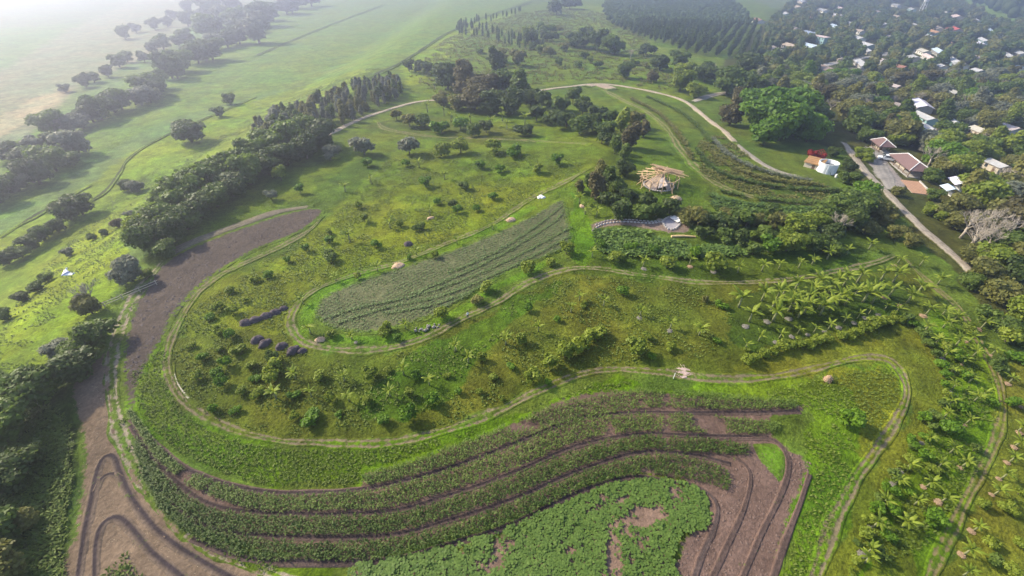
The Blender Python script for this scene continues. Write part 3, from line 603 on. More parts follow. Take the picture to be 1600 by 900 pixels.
# ------------------------------------------------------------------ plants
def crown_data(name, lobes, n, size, seed, low=-0.45, core=0.62):
    """arrays of a crown: leaf sprays over the lobes, a ragged inner body so that only gaps near the rim show through"""
    r = np.random.default_rng(seed); lob = np.array(lobes, float)
    wgt = (lob[:, 3:].prod(1)) ** (2 / 3); k = r.choice(len(lob), n, p=wgt / wgt.sum())
    d = r.normal(size=(n, 3)); d /= np.linalg.norm(d, axis=1)[:, None]
    flip = d[:, 2] < low; d[flip, 2] *= -1
    rad = 1 + 0.10 * r.normal(size=n) - 0.25 * (r.random(n) < 0.35)
    # clumps: pull sprays towards clump directions
    pos = lob[k, :3] + lob[k, 3:] * d * rad[:, None]
    nr = d + r.normal(size=(n, 3)) * 0.55; nr[:, 2] += 0.25; nr /= np.linalg.norm(nr, axis=1)[:, None]
    a = np.cross(nr, r.normal(size=(n, 3))); a /= np.maximum(np.linalg.norm(a, axis=1), 1e-6)[:, None]; b = np.cross(nr, a)
    s = size * r.uniform(0.55, 1.3, n)
    A = a * (s * 0.5)[:, None]; B = b * (s * 0.62)[:, None]
    # a spray is a pointed five-corner leaf cluster, slightly folded
    V = np.stack([pos - A * 0.5 - B, pos + A * 0.6 - B * 0.8, pos + A + B * 0.2 - nr * s[:, None] * 0.12, pos + B * 1.1, pos - A + B * 0.25 - nr * s[:, None] * 0.12], 1).reshape(-1, 3)
    lobe_lv = r.uniform(0.0, 0.45, len(lob)); lv = np.clip(lobe_lv[k] + r.uniform(0, 0.55, n), 0, 1)
    Fs = np.arange(n)[:, None] * 5 + np.arange(5)[None]
    VV = [V]; LV = [np.repeat(lv, 5)]; tri = []; off = len(V)
    bm = bmesh.new(); bmesh.ops.create_icosphere(bm, subdivisions=2, radius=1.0)
    iv = np.array([v.co for v in bm.verts]); it = np.array([[v.index for v in f.verts] for f in bm.faces]); bm.free()
    for i, l in enumerate(lob):
        w_ = core * (0.86 + 0.28 * r.random(len(iv)))
        VV.append(l[:3] + l[3:] * iv * w_[:, None]); LV.append(np.full(len(iv), lobe_lv[i] + 0.15)); tri.append(it + off); off += len(iv)
    return np.vstack(VV), [Fs, np.vstack(tri)], np.concatenate(LV)
_cr = {}
def crown(shape, key):
    if (shape, key) not in _cr:
        V, Fc, lv = SHAPES[shape]
        _cr[(shape, key)] = npmesh('crown', V, Fc, LEAF[key], None, {'lv': lv})
    return _cr[(shape, key)]
def lobes_round(r, n, rad, zc, rz, sub, flat=0.75):
    L = [(0, 0, zc, rad * 0.72, rad * 0.72, rz * 0.8)]
    for i in range(n):
        a = 2 * math.pi * (i + r.random() * 0.7) / n; q = rad * r.uniform(0.45, 0.75); h_ = r.uniform(-0.55, 0.65) * rz
        s = sub * r.uniform(0.75, 1.25); L.append((q * math.cos(a), q * math.sin(a), zc + h_, s, s, s * flat))
    return L
SHAPES = {}; TRUNKS = {}
def trunk_mesh(name, h, r0, limbs, seed, mat, spread=1.0, lean=0.0):
    r = random.Random(seed); m = MB()
    top = Vector((lean, 0, h)); m.tube([(0, 0, -0.3), (lean * 0.2, 0, h * 0.35), (lean * 0.6, 0, h * 0.7), top], [r0 * 1.25, r0, r0 * 0.8, r0 * 0.5], 7)
    for i in range(limbs):
        a = 2 * math.pi * (i + r.random() * 0.6) / limbs; b = Vector((lean * 0.5, 0, h * r.uniform(0.5, 0.85))); q = spread * r.uniform(0.6, 1.0)
        m.tube([b, b + Vector((math.cos(a) * q * 0.5, math.sin(a) * q * 0.5, q * 0.35)), b + Vector((math.cos(a) * q, math.sin(a) * q, q * 0.9))], [r0 * 0.5, r0 * 0.35, r0 * 0.12], 5)
    return m.mesh(name, mat, True)
rr = random.Random(3)
for i in range(5):    # broadleaf trees, 10 m high
    SHAPES['broad%d' % i] = crown_data('c', lobes_round(rr, 9 + i % 3, 3.5, 4.4, 3.2, 1.85) + [(1.2, -0.8, 2.0, 2.0, 2.0, 1.6), (-1.3, 0.9, 2.1, 2.0, 2.0, 1.6)], 2800, 0.62, 100 + i)
for i in range(2):    # tall ragged trees
    SHAPES['tall%d' % i] = crown_data('c', [(rr.uniform(-1, 1), rr.uniform(-1, 1), z, q, q, q * 0.95) for z, q in ((2.0, 1.8), (3.4, 2.1), (4.8, 2.2), (6.2, 2.0), (7.6, 1.6), (8.8, 1.1), (5.4, 1.7))], 2000, 0.6, 130 + i)
for i in range(3):    # slim plantation trees
    SHAPES['slim%d' % i] = crown_data('c', [(rr.uniform(-.2, .2), rr.uniform(-.2, .2), z, q, q, 1.25) for z, q in ((2.2, 0.9), (3.7, 1.25), (5.4, 1.3), (7.0, 1.15), (8.4, 0.9), (9.5, 0.55))], 650, 0.55, 150 + i)
for i in range(2):    # feathery tall trees of the row on the rim
    SHAPES['feather%d' % i] = crown_data('c', [(rr.uniform(-.4, .4), rr.uniform(-.4, .4), z, q, q, 1.0) for z, q in ((2.2, 1.0), (3.8, 1.3), (5.4, 1.45), (7.0, 1.35), (8.4, 1.1), (9.4, 0.75))], 800, 0.62, 160 + i, core=0.55)
for i in range(4):    # orchard shrubs, 2 m high
    SHAPES['shrub%d' % i] = crown_data('c', lobes_round(rr, 5 + i % 2, 0.85, 1.05, 0.8, 0.5, 0.9), 620, 0.26, 170 + i)
for i in range(2):    # open straggly scrub
    SHAPES['scrub%d' % i] = crown_data('c', [(rr.uniform(-.9, .9), rr.uniform(-.9, .9), rr.uniform(0.5, 1.2), q, q, q * 0.8) for q in (0.7, 0.6, 0.55, 0.5, 0.5)], 480, 0.30, 180 + i, core=0.6)
TRUNKS['tree'] = [trunk_mesh('trunk', 6.5, 0.28, 5, 10 + i, BARK, 2.4, rr.uniform(-0.5, 0.5)) for i in range(3)]
TRUNKS['slim'] = [trunk_mesh('trunk', 9.2, 0.14, 3, 20, PALEBARK, 0.8, 0.2)]
TRUNKS['shrub'] = [trunk_mesh('trunk', 1.0, 0.06, 3, 30, BARK, 0.5)]
TRUNKS['scrub'] = [trunk_mesh('stem', 0.9, 0.05, 4, 31, BARK, 0.6)]
def plant(name, shape, key, loc, scale, tr, sq=1.0, rz=None):
    o = empty(name, loc, random.uniform(0, 6.28) if rz is None else rz); o.scale = (scale, scale, scale * sq)
    t = random.choice(TRUNKS[tr]); link(t.name.split('.')[0], t, o); link('crown', crown(shape, key), o)
    return o
# ---- bare trees
def bare_mesh(seed, h=7.0):
    r = random.Random(seed); tr = MB(); br = MB()
    tr.tube([(0, 0, -0.3), (0.1, 0, h * 0.2), (0.0, 0.15, h * 0.38)], [0.30, 0.24, 0.19], 7)
    def grow(p, d, l, q, lev):
        mid = p + d * l * 0.5 + Vector((r.uniform(-.1, .1), r.uniform(-.1, .1), r.uniform(-.05, .1))) * l; e = p + d * l
        br.tube([p, mid, e], [q, q * 0.8, q * 0.55], 4 if lev else 5, False)
        if lev >= 4: return
        for i in range(r.choice((3, 3, 4)) if lev < 3 else 3):
            nd = (d + Vector((r.uniform(-1, 1), r.uniform(-1, 1), r.uniform(-0.35, 0.7))) * 0.75).normalized()
            grow(p + d * l * r.uniform(0.55, 1.0), nd, l * r.uniform(0.6, 0.78), q * 0.58, lev + 1)
    for i in range(4):
        a = 2 * math.pi * (i + r.random() * .5) / 4; grow(Vector((0, 0.1, h * r.uniform(0.28, 0.38))), Vector((math.cos(a) * 0.7, math.sin(a) * 0.7, 0.8)).normalized(), h * 0.27, 0.13, 1)
    grow(Vector((0, 0.15, h * 0.38)), Vector((0, 0, 1)), h * 0.25, 0.13, 1)
    return tr.mesh('trunk', PALEBARK, True), br.mesh('branches', PALEBARK)
BARE = [bare_mesh(s) for s in (1, 2, 3)]
def bare(loc, scale):
    o = empty('bare_tree', loc, random.uniform(0, 6.28), scale); t, b = random.choice(BARE); link('trunk', t, o); link('branches', b, o); return o
# ---- banana plants: one mesh per leaf, each leaf its own part
def banana_leaf(seed, L=1.75, W=0.26, droop=0.9):
    r = random.Random(seed); n = 9; v = []; f = []; lv = []
    for i in range(n):
        t = i / (n - 1); s = L * t; ang = 0.95 - droop * 1.5 * t ** 1.3; z = 0; xx = 0
        for k in range(i): a = 0.95 - droop * 1.5 * ((k + .5) / (n - 1)) ** 1.3; xx += L / (n - 1) * math.cos(a); z += L / (n - 1) * math.sin(a)
        w_ = W * (0.16 if i == 0 else math.sin(math.pi * min(1, 0.12 + t * 0.9)) ** 0.6) * r.uniform(0.8, 1.1) if i < n - 1 else 0.03
        v += [(xx, -w_, z - 0.10 * w_ / W), (xx, 0, z + 0.03), (xx, w_, z - 0.10 * w_ / W)]; lv += [r.uniform(0.2, 0.9)] * 3
    for i in range(n - 1):
        a = i * 3; f += [(a, a + 3, a + 4, a + 1), (a + 1, a + 4, a + 5, a + 2)]
    return npmesh('leaf', np.array(v), np.array(f), LEAF['banana'], None, {'lv': lv})
BLEAF = [banana_leaf(1), banana_leaf(2, 1.6, 0.25, 1.05), banana_leaf(3, 1.9, 0.22, 0.72), banana_leaf(4, 1.45, 0.20, 0.4)]
BSTEM = MB().tube([(0, 0, -0.1), (0.02, 0, 0.7), (0.03, 0.02, 1.5), (0.03, 0.03, 1.75)], [0.17, 0.13, 0.10, 0.07], 8).mesh('pseudostem', mat_plain('pseudostem', (0.20, 0.21, 0.10), 0.7, 6, 0.35), True)
def banana(loc, scale, n=None):
    o = empty('banana_plant', loc, random.uniform(0, 6.28), scale); link('pseudostem', BSTEM, o); n = n or random.choice((9, 10, 11, 12)); a0 = random.random() * 6
    for i in range(n):
        link('leaf', random.choice(BLEAF[:3]) if i < n - 1 else BLEAF[3], o, (0.03, 0.03, 1.62 + random.uniform(-.12, .12)),
             (random.uniform(-.25, .25), random.uniform(-0.42, 0.38) if i < n - 1 else -0.5, a0 + i * 2.4 + random.uniform(-.25, .25)), random.uniform(0.82, 1.12))
    return o
STRAW = mat_plain('dry_mulch', (0.33, 0.225, 0.14), 0.95, 14, 0.6, 0.05); ASH = mat_plain('grey_mulch', (0.17, 0.155, 0.13), 0.95, 9, 0.4)
def mound_mesh(name, mat, seed, rad=1.0, h=0.4, straws=0, ry=1.0, rough=0.18):
    r = np.random.default_rng(seed); n, k = 18, 7; V = []; 
    for j in range(k):
        t = j / (k - 1); q = math.cos(t * math.pi / 2) if j < k - 1 else 0.02
        for i in range(n):
            a = 2 * math.pi * i / n; w_ = 1 + rough * (float(vnoise(math.cos(a) * 1.7 + seed * 7, math.sin(a) * 1.7 + t * 2)) - 0.5) * 2 + r.normal() * rough * 0.22
            V.append((rad * q * w_ * math.cos(a), rad * ry * q * w_ * math.sin(a), h * (math.sin(t * math.pi / 2) ** 1.1) * (1 + r.normal() * rough * 0.25) - 0.05 * (1 - t)))
    i = np.arange(k - 1)[:, None] * n + np.arange(n)[None]; i2 = np.arange(k - 1)[:, None] * n + (np.arange(n)[None] + 1) % n
    q = np.stack([i, i2, i2 + n, i + n], -1).reshape(-1, 4)
    V = np.array(V); nb = len(V); fs = [q]
    if straws:
        a = r.uniform(0, 6.28, straws); q0 = rad * np.sqrt(r.random(straws)) * 1.05; c = np.stack([q0 * np.cos(a), q0 * np.sin(a) * ry, h * np.cos(np.clip(q0 / rad, 0, 1) * 1.5) + 0.04], 1)
        b = r.uniform(0, 6.28, straws); d = np.stack([np.cos(b), np.sin(b), r.uniform(-.3, .4, straws)], 1) * 0.28 * rad; w_ = np.stack([-np.sin(b), np.cos(b), np.zeros(straws)], 1) * 0.035
        V = np.vstack([V, np.stack([c - d - w_, c - d + w_, c + d + w_, c + d - w_], 1).reshape(-1, 3)]); fs.append(nb + np.arange(straws)[:, None] * 4 + np.arange(4)[None])
    return npmesh(name, V, fs, mat, smooth=True)
MULCH = [mound_mesh('mulch', STRAW, i, 0.52, 0.20, 90) for i in (1, 2, 3)]; GMULCH = [mound_mesh('mulch', ASH, i, 0.60, 0.16, 24) for i in (4, 5)]

LAND_MARKS = []
def near_mark(u, v, marks): return min(marks, key=lambda m: (m[0] - u) ** 2 + ((m[1] - v) * 1.5) ** 2)[2]
def number(things, text, cat, group):
    """things: (u, object) -> labels counted from the left of the photo"""
    things.sort(key=lambda t: t[0])
    for i, (u, o) in enumerate(things):
        if len(things) > 45: tag(o, text.replace(', {n} from the left', ''), cat, group)
        elif len(things) == 1: tag(o, text.replace(', {n} from the left', ''), cat, group)
        else: tag(o, text.replace('{n}', ORD[i] if i < len(things) - 1 else 'last'), cat, group)
# ---- bananas by plot
BAN = {
 'in the row below the stone channel': (1.12, [(925, 402), (1005, 416), (1077, 414), (1152, 426), (1190, 424), (1216, 421), (1247, 419), (1268, 414), (1292, 405), (1322, 398), (1357, 390)]),
 'in the dense stand above the hedge': (1.5, [(1190, 470), (1212, 470), (1232, 486), (1266, 462), (1294, 458), (1296, 484), (1320, 476), (1348, 472), (1362, 474), (1154, 480), (1170, 503), (1204, 486), (1207, 502), (1219, 488), (1222, 464), (1241, 476), (1247, 496), (1241, 455), (1258, 476), (1256, 489), (1275, 452), (1281, 466), (1279, 483), (1281, 492), (1307, 475), (1305, 449), (1318, 446), (1333, 466), (1339, 442), (1361, 460), (1376, 438), (1389, 463), (1395, 441), (1417, 473), (1431, 461)]),
 'among young plants behind the hedge': (0.85, [(1382, 484), (1399, 490), (1357, 491), (1339, 498), (1318, 504), (1271, 520), (1246, 522), (1217, 529), (1294, 515), (1164, 545), (1185, 533)]),
 'in the lower orchard right of the oval field': (1.0, [(892, 488), (943, 478), (1000, 493), (841, 518), (1047, 513), (1092, 524), (790, 539), (905, 470)]),
 'in the lower orchard below the dark soil heaps': (0.98, [(462, 592), (539, 596), (487, 620), (546, 627), (610, 620), (631, 586), (671, 602), (432, 622), (712, 549), (732, 567)]),
 'around the rim of the oval bean field': (0.9, [(550, 531), (486, 522), (634, 514), (474, 475), (525, 439), (651, 399), (714, 381), (770, 359), (590, 424)]),
 'in the upper orchard grass': (1.25, [(610, 357), (547, 378), (672, 336), (580, 287), (695, 281), (540, 300), (655, 262)]),
 'under the dark trees by the upper track': (1.7, [(668, 175), (694, 181), (705, 190), (713, 196), (785, 190), (768, 198), (792, 202), (820, 194), (845, 182), (735, 192)]),
 'in the clump left of the channel end': (1.25, [(905, 318), (914, 335), (932, 338), (940, 318)]),
 'by the upper bend of the right track': (1.0, [(1402, 412), (1437, 415), (1465, 444), (1446, 492), (1472, 492), (1473, 512), (1488, 504), (1443, 519), (1493, 540), (1514, 534), (1532, 514), (1461, 538), (1475, 558)]),
 'in the banana walk between hedge and right track': (0.82, [(1520, 557), (1503, 569), (1484, 584), (1513, 598), (1487, 608), (1522, 627), (1533, 621), (1481, 634), (1476, 651), (1509, 662), (1484, 708), (1465, 731), (1503, 729), (1448, 760), (1471, 784), (1447, 690), (1415, 733), (1399, 756), (1378, 788), (1428, 789), (1410, 823), (1364, 823), (1354, 864), (1351, 879)]),
 'outside the right track': (0.85, [(1549, 554), (1576, 598), (1590, 674), (1586, 697), (1577, 722), (1564, 748), (1553, 773), (1521, 829), (1506, 866), (1505, 899), (1597, 640)]),
}
for where, (s, pts) in BAN.items():
    th = []
    for (u, v) in pts:
        p = PV(u, v); o = banana(p, s * random.uniform(0.85, 1.12), 6 if 'young' in where else None); th.append((u, o))
    number(th, 'green banana plant, {n} from the left ' + where, 'banana plant', 'banana plants ' + where)
ML = {('straw', 'beside the right track bend'): [(1397, 415), (1442, 494), (1508, 534), (1527, 515), (1502, 570), (1548, 556)],
      ('straw', 'along the right frame edge'): [(1574, 600), (1596, 637), (1592, 676), (1584, 699), (1573, 723), (1560, 748), (1549, 773), (1517, 830), (1502, 867)],
      ('straw', 'in the banana walk'): [(1506, 664), (1442, 761), (1465, 785), (1467, 783), (1500, 731)],
      ('straw', 'near the dense banana stand'): [(1381, 465), (1406, 478), (1078, 417)],
      ('ash', 'under the young bananas behind the hedge'): [(1165, 510), (1198, 503), (1232, 498), (1212, 535), (1237, 526), (1262, 523), (1289, 519), (1310, 512), (1334, 505), (1352, 497), (1372, 492)],
      ('ash', 'in the banana walk'): [(1473, 561), (1483, 612), (1406, 735), (1394, 758), (1359, 825), (1347, 866), (1440, 692), (1372, 790)],
      ('ash', 'in the orchard'): [(556, 535), (999, 497), (1046, 517), (1006, 420), (1115, 425)]}
for (k, where), pts in ML.items():
    th = []
    for (u, v) in pts:
        th.append((u, link('mulch_pile', random.choice(MULCH if k == 'straw' else GMULCH), None, PV(u, v), (0, 0, random.random() * 6), random.uniform(0.65, 1.05) * (1.2 if v < 520 else 0.9))))
    number(th, ('straw-coloured' if k == 'straw' else 'ash-grey') + ' mulch pile, {n} from the left ' + where, 'mulch', 'mulch piles ' + where)
# ---- orchard shrubs read from the photo: (u, v, radius in pixels, leaf)
def px_scale(u, v): return (CAMZ - PV(u, v).z) / (F * SP + (v - 450) * CP)     # metres per pixel across
def shrubs(name, where, pts, cat='shrub', adj=None, tr='shrub', shp=('shrub0', 'shrub1', 'shrub2', 'shrub3', 'scrub0', 'scrub1')):
    by = {}
    for q in pts:
        u, v, r = q[:3]; key = q[3] if len(q) > 3 else random.choice(('mid', 'mid', 'bright', 'olive'))
        if name == 'orchard_shrub' and random.random() < 0.85: key = {'mid': 'bright', 'olive': 'lime', 'dark': 'mid'}.get(key, key)
        s = r * px_scale(u, v) / 1.0
        o = plant(name, random.choice(shp), key, PV(u, v + r * 0.25), s * random.uniform(0.88, 1.1), tr, random.uniform(0.72, 1.1)); by.setdefault(key, []).append((u, o))
    W = {'mid': 'green', 'bright': 'bright green', 'olive': 'olive green', 'lime': 'yellow-green', 'dark': 'dark green', 'grey': 'pale grey-green', 'brown': 'brownish', 'red': 'red-flowering', 'teak': 'deep green'}
    for k, th in by.items():
        number(th, f'{W[k]} {adj or ""} {cat}, '.replace('  ', ' ') + '{n} from the left ' + where, cat, f'{W[k]} {cat}s {where}')
shrubs('orchard_shrub', 'in the lower orchard', [(425, 584, 14, 'lime'), (428, 562, 10, 'mid'), (517, 624, 9, 'lime'), (575, 626, 10, 'lime'), (491, 655, 14, 'mid'), (639, 652, 13, 'bright'), (599, 658, 9, 'bright'), (675, 629, 10, 'bright'), (640, 617, 7, 'lime'), (580, 588, 11, 'lime'), (752, 560, 8, 'lime'), (699, 587, 5, 'lime'), (500, 588, 10, 'olive'), (404, 614, 10, 'lime'), (460, 620, 8, 'mid'), (650, 588, 8, 'mid'), (607, 579, 6, 'lime'), (749, 614, 5, 'lime'), (784, 624, 5, 'lime'), (717, 613, 7, 'mid'), (530, 650, 6, 'mid'), (462, 652, 7, 'olive'), (402, 590, 8, 'mid'), (380, 612, 8, 'olive'), (350, 600, 9, 'mid'), (335, 640, 8, 'mid'), (370, 640, 7, 'bright')])
shrubs('orchard_shrub', 'on the slope above the long bend', [(832, 592, 13, 'olive'), (859, 572, 13, 'olive'), (882, 555, 14, 'olive'), (904, 540, 14, 'olive'), (932, 527, 13, 'olive'), (992, 547, 14, 'olive'), (1017, 558, 7, 'mid'), (814, 534, 9, 'lime'), (910, 477, 6, 'lime'), (972, 458, 9, 'mid'), (1045, 545, 7, 'olive'), (1167, 548, 6, 'lime'), (1012, 528, 8, 'olive'), (825, 483, 8, 'mid'), (856, 600, 6, 'mid'), (800, 572, 7, 'mid'), (770, 590, 7, 'olive'), (870, 500, 6, 'mid'), (1120, 535, 6, 'mid'), (1125, 480, 8, 'mid'), (1100, 470, 6, 'olive')])
shrubs('orchard_shrub', 'along the rim of the bean field', [(825, 423, 13, 'olive'), (760, 452, 11, 'olive'), (745, 472, 9, 'olive'), (690, 494, 10, 'olive'), (600, 518, 11, 'olive'), (520, 523, 8, 'olive'), (885, 394, 12, 'olive'), (860, 412, 9, 'olive'), (560, 434, 6, 'lime'), (680, 402, 6, 'lime'), (640, 404, 5, 'bright'), (620, 530, 7, 'bright')])
shrubs('orchard_shrub', 'in the row below the channel', [(962, 404, 12, 'lime'), (1042, 414, 13, 'lime'), (1115, 418, 18, 'olive'), (1085, 398, 9, 'mid'), (1020, 392, 9, 'mid'), (985, 385, 9, 'mid'), (940, 385, 8, 'mid')])
shrubs('orchard_shrub', 'in the upper orchard', [(512, 399, 8, 'dark'), (519, 406, 9, 'dark'), (655, 356, 8, 'dark'), (479, 391, 7, 'mid'), (450, 408, 6, 'mid'), (715, 331, 7, 'mid'), (745, 328, 7, 'mid'), (770, 309, 8, 'mid'), (665, 289, 9, 'mid'), (725, 294, 8, 'dark'), (750, 262, 8, 'mid'), (780, 269, 9, 'mid'), (635, 258, 7, 'mid'), (575, 258, 8, 'mid'), (517, 246, 13, 'grey'), (570, 238, 15, 'grey'), (640, 238, 14, 'grey'), (690, 241, 12, 'olive'), (720, 236, 12, 'olive'), (770, 238, 12, 'olive'), (800, 240, 12, 'mid'), (625, 353, 6, 'lime'), (560, 324, 6, 'lime'), (683, 318, 7, 'bright'), (707, 322, 7, 'dark'), (570, 345, 7, 'lime'), (590, 385, 8, 'mid'), (840, 268, 9, 'olive'), (870, 255, 9, 'mid'), (425, 310, 10, 'grey'), (440, 280, 10, 'olive'), (470, 300, 8, 'mid'), (515, 365, 6, 'lime'), (515, 378, 7, 'mid')])
shrubs('orchard_shrub', 'in the left part of the orchard', [(345, 480, 9, 'lime'), (365, 488, 9, 'lime'), (330, 497, 8, 'mid'), (362, 525, 8, 'mid'), (340, 520, 8, 'olive'), (345, 545, 7, 'lime'), (375, 550, 9, 'olive'), (320, 560, 8, 'mid'), (395, 572, 8, 'lime'), (340, 585, 9, 'mid'), (310, 590, 8, 'olive'), (360, 455, 7, 'lime'), (400, 440, 6, 'lime'), (420, 432, 7, 'mid'), (355, 570, 9, 'mid'), (300, 540, 7, 'olive'), (385, 470, 6, 'lime')])
HEDGE1 = [(1165, 564), (1178, 559), (1192, 554), (1206, 548), (1220, 543), (1234, 541), (1248, 539), (1262, 536), (1276, 533), (1290, 530), (1312, 527), (1324, 524), (1336, 519), (1348, 515), (1360, 511), (1372, 507), (1384, 503), (1396, 500)]
shrubs('hedge_shrub', 'in the hedge below the young bananas', [(u, v, random.uniform(8, 10), 'lime') for u, v in HEDGE1], 'hedge shrub')
HEDGE2 = [(1412, 502), (1428, 508), (1442, 524), (1452, 540), (1461, 556), (1467, 572), (1471, 587), (1473, 602), (1474, 617), (1471, 634), (1464, 652), (1455, 668), (1443, 684), (1430, 700), (1416, 716), (1403, 730), (1393, 745), (1384, 762), (1375, 780), (1367, 797), (1358, 815), (1350, 833), (1342, 852), (1335, 872), (1326, 892)]
shrubs('hedge_shrub', 'in the hedge left of the banana walk', [(u + random.uniform(-4, 4), v, random.uniform(6.5, 9.5), random.choice(('lime', 'bright', 'mid'))) for u, v in HEDGE2], 'hedge shrub')
shrubs('orchard_shrub', 'in the banana walk by the right track', [(1480, 672, 14, 'bright'), (1493, 560, 10, 'mid'), (1460, 735, 11, 'lime'), (1456, 812, 15, 'bright'), (1440, 655, 9, 'bright'), (1395, 770, 10, 'bright'), (1420, 770, 8, 'mid'), (1392, 800, 10, 'bright'), (1385, 840, 10, 'mid'), (1372, 870, 11, 'mid'), (1440, 715, 10, 'bright'), (1420, 690, 9, 'mid'), (1475, 545, 8, 'lime'), (1508, 518, 9, 'lime'), (1500, 640, 8, 'mid'), (1520, 702, 8, 'mid'), (1545, 632, 9, 'mid'), (1505, 590, 8, 'bright'), (1325, 660, 19, 'mid')])
shrubs('orchard_shrub', 'outside the right grass track', [(1570, 795, 12, 'lime'), (1545, 850, 10, 'lime'), (1590, 770, 8, 'lime'), (1575, 890, 12, 'olive'), (1530, 790, 8, 'lime'), (1550, 570, 14, 'mid'), (1580, 630, 10, 'mid'), (1570, 530, 16, 'olive'), (1530, 500, 15, 'dark'), (1590, 560, 14, 'mid'), (1555, 880, 10, 'mid'), (1590, 850, 9, 'olive')])
shrubs('dark_shrub', 'round the timber hut knoll', [(955, 318, 16, 'dark'), (975, 330, 15, 'mid'), (1000, 338, 16, 'mid'), (1025, 335, 14, 'mid'), (1045, 330, 13, 'dark'), (965, 340, 14, 'dark'), (1010, 322, 12, 'dark'), (985, 312, 13, 'dark'), (1075, 335, 14, 'olive'), (1090, 350, 14, 'olive'), (1070, 350, 10, 'olive')], 'shrub', 'dense')
shrubs('dark_shrub', 'on the bank right of the channel basin', [(1115, 345, 15, 'mid'), (1140, 355, 16, 'dark'), (1165, 350, 16, 'mid'), (1100, 370, 12, 'dark'), (1130, 375, 14, 'mid'), (1155, 380, 14, 'dark'), (1185, 370, 15, 'mid'), (1200, 390, 15, 'bright'), (1175, 395, 12, 'mid'), (1210, 355, 15, 'olive'), (1140, 335, 12, 'olive')], 'shrub', 'dense')
shrubs('dark_shrub', 'in the thicket above the upper track', [(838, 185, 16, 'dark'), (862, 190, 16, 'dark'), (885, 195, 17, 'dark'), (905, 205, 16, 'mid'), (925, 200, 15, 'dark'), (945, 205, 15, 'mid'), (880, 172, 14, 'mid'), (910, 175, 15, 'dark'), (850, 168, 14, 'dark'), (895, 160, 12, 'mid'), (935, 180, 14, 'dark'), (940, 222, 12, 'dark'), (955, 190, 13, 'mid'), (660, 195, 13, 'mid'), (690, 205, 14, 'bright'), (720, 200, 12, 'bright'), (740, 210, 12, 'mid'), (640, 195, 12, 'olive'), (760, 205, 11, 'dark'), (820, 208, 12, 'dark'), (620, 185, 10, 'olive')], 'shrub', 'dense')
# ------------------------------------------------------------------ trees
def trees(name, where, pts, cat='tree', word='', shp=('broad0', 'broad1', 'broad2', 'broad3', 'broad4'), tr='tree', rad=3.9, hgt=None, count=True, sq=1.0):
    by = {}
    for q in pts:
        u, v, r, key = q[:4]; s = r * px_scale(u, v) / rad * 0.92
        if hgt: s = hgt * random.uniform(0.7, 1.2) / 10
        o = plant(name, random.choice(shp), key, PV(u, v), s, tr, random.uniform(0.72, 0.98) * sq); by.setdefault(key, []).append((u, o))
    W = {'mid': 'green', 'bright': 'bright green', 'olive': 'olive green', 'lime': 'yellow-green', 'dark': 'dark green', 'grey': 'grey-green', 'brown': 'brownish', 'red': 'red-flowering', 'teak': 'deep green'}
    for k, th in by.items():
        if count and len(th) <= 26: number(th, f'{W[k]} {word} {cat}, '.replace('  ', ' ') + '{n} from the left ' + where, cat, f'{W[k]} {cat}s {where}')
        else:
            for u, o in th: tag(o, f'{W[k]} {word} {cat} standing {where}'.replace('  ', ' '), cat, f'{W[k]} {cat}s {where}')
def spread(poly, spacing, jit=0.35, maxn=9999, keepf=None):
    g = poly_ground(poly, 3.0); lo, hi = g.min(0), g.max(0); out = []
    gx = np.arange(lo[0], hi[0], spacing); gy = np.arange(lo[1], hi[1], spacing)
    X, Y = np.meshgrid(gx, gy); X = X + (np.arange(len(gy)) % 2)[:, None] * spacing * 0.5
    x = X.ravel() + rng.uniform(-jit, jit, X.size) * spacing; y = Y.ravel() + rng.uniform(-jit, jit, X.size) * spacing
    m = inpoly(x, y, g); x, y = x[m], y[m]; u, v = pix(x, y)
    for a, b, c, d in zip(u, v, x, y): _pv.setdefault((float(a), float(b), 0.0), (float(c), float(d), float(T(c, d))))
    return [(float(a), float(b)) for a, b in zip(u, v)]
# the wood on the rim, left
WOOD = [(478, 222, 26, 'mid'), (455, 236, 26, 'mid'), (428, 246, 28, 'mid'), (402, 258, 27, 'mid'), (376, 274, 28, 'mid'), (350, 290, 28, 'mid'), (324, 306, 28, 'mid'), (302, 322, 28, 'mid'), (280, 338, 27, 'mid'), (262, 356, 27, 'mid'), (246, 374, 26, 'dark'), (236, 392, 26, 'mid'), (420, 272, 26, 'dark'), (392, 288, 26, 'mid'), (366, 306, 26, 'dark'), (340, 322, 27, 'mid'), (316, 340, 26, 'dark'), (294, 358, 25, 'mid'), (272, 378, 25, 'dark'), (505, 232, 24, 'dark'), (450, 258, 24, 'dark'), (228, 372, 22, 'lime'), (252, 352, 18, 'lime'), (300, 300, 18, 'lime'), (330, 285, 18, 'mid'), (262, 402, 18, 'mid'), (480, 248, 22, 'dark')]
trees('broadleaf_tree', 'in the wood along the ploughed field', WOOD)
ft = spread([(392, 232), (420, 195), (480, 172), (560, 140), (618, 128), (632, 148), (600, 168), (560, 186), (520, 210), (470, 222)], 5.2)
trees('eucalyptus_tree', 'in the tall stand by the pale upper road', [(u, v, 10, random.choice(('grey', 'mid', 'olive'))) for u, v in ft], word='slender', shp=('feather0', 'feather1', 'tall0'), tr='slim', hgt=8, count=False)
trees('broadleaf_tree', 'in the lower left corner', [(160, 536, 28, 'mid'), (122, 590, 34, 'dark'), (62, 628, 34, 'mid'), (22, 680, 40, 'mid'), (22, 760, 36, 'dark'), (8, 845, 38, 'mid'), (50, 725, 26, 'dark'), (15, 905, 34, 'olive'), (130, 556, 20, 'mid'), (95, 556, 18, 'grey'), (85, 612, 26, 'mid'), (45, 820, 20, 'olive')])
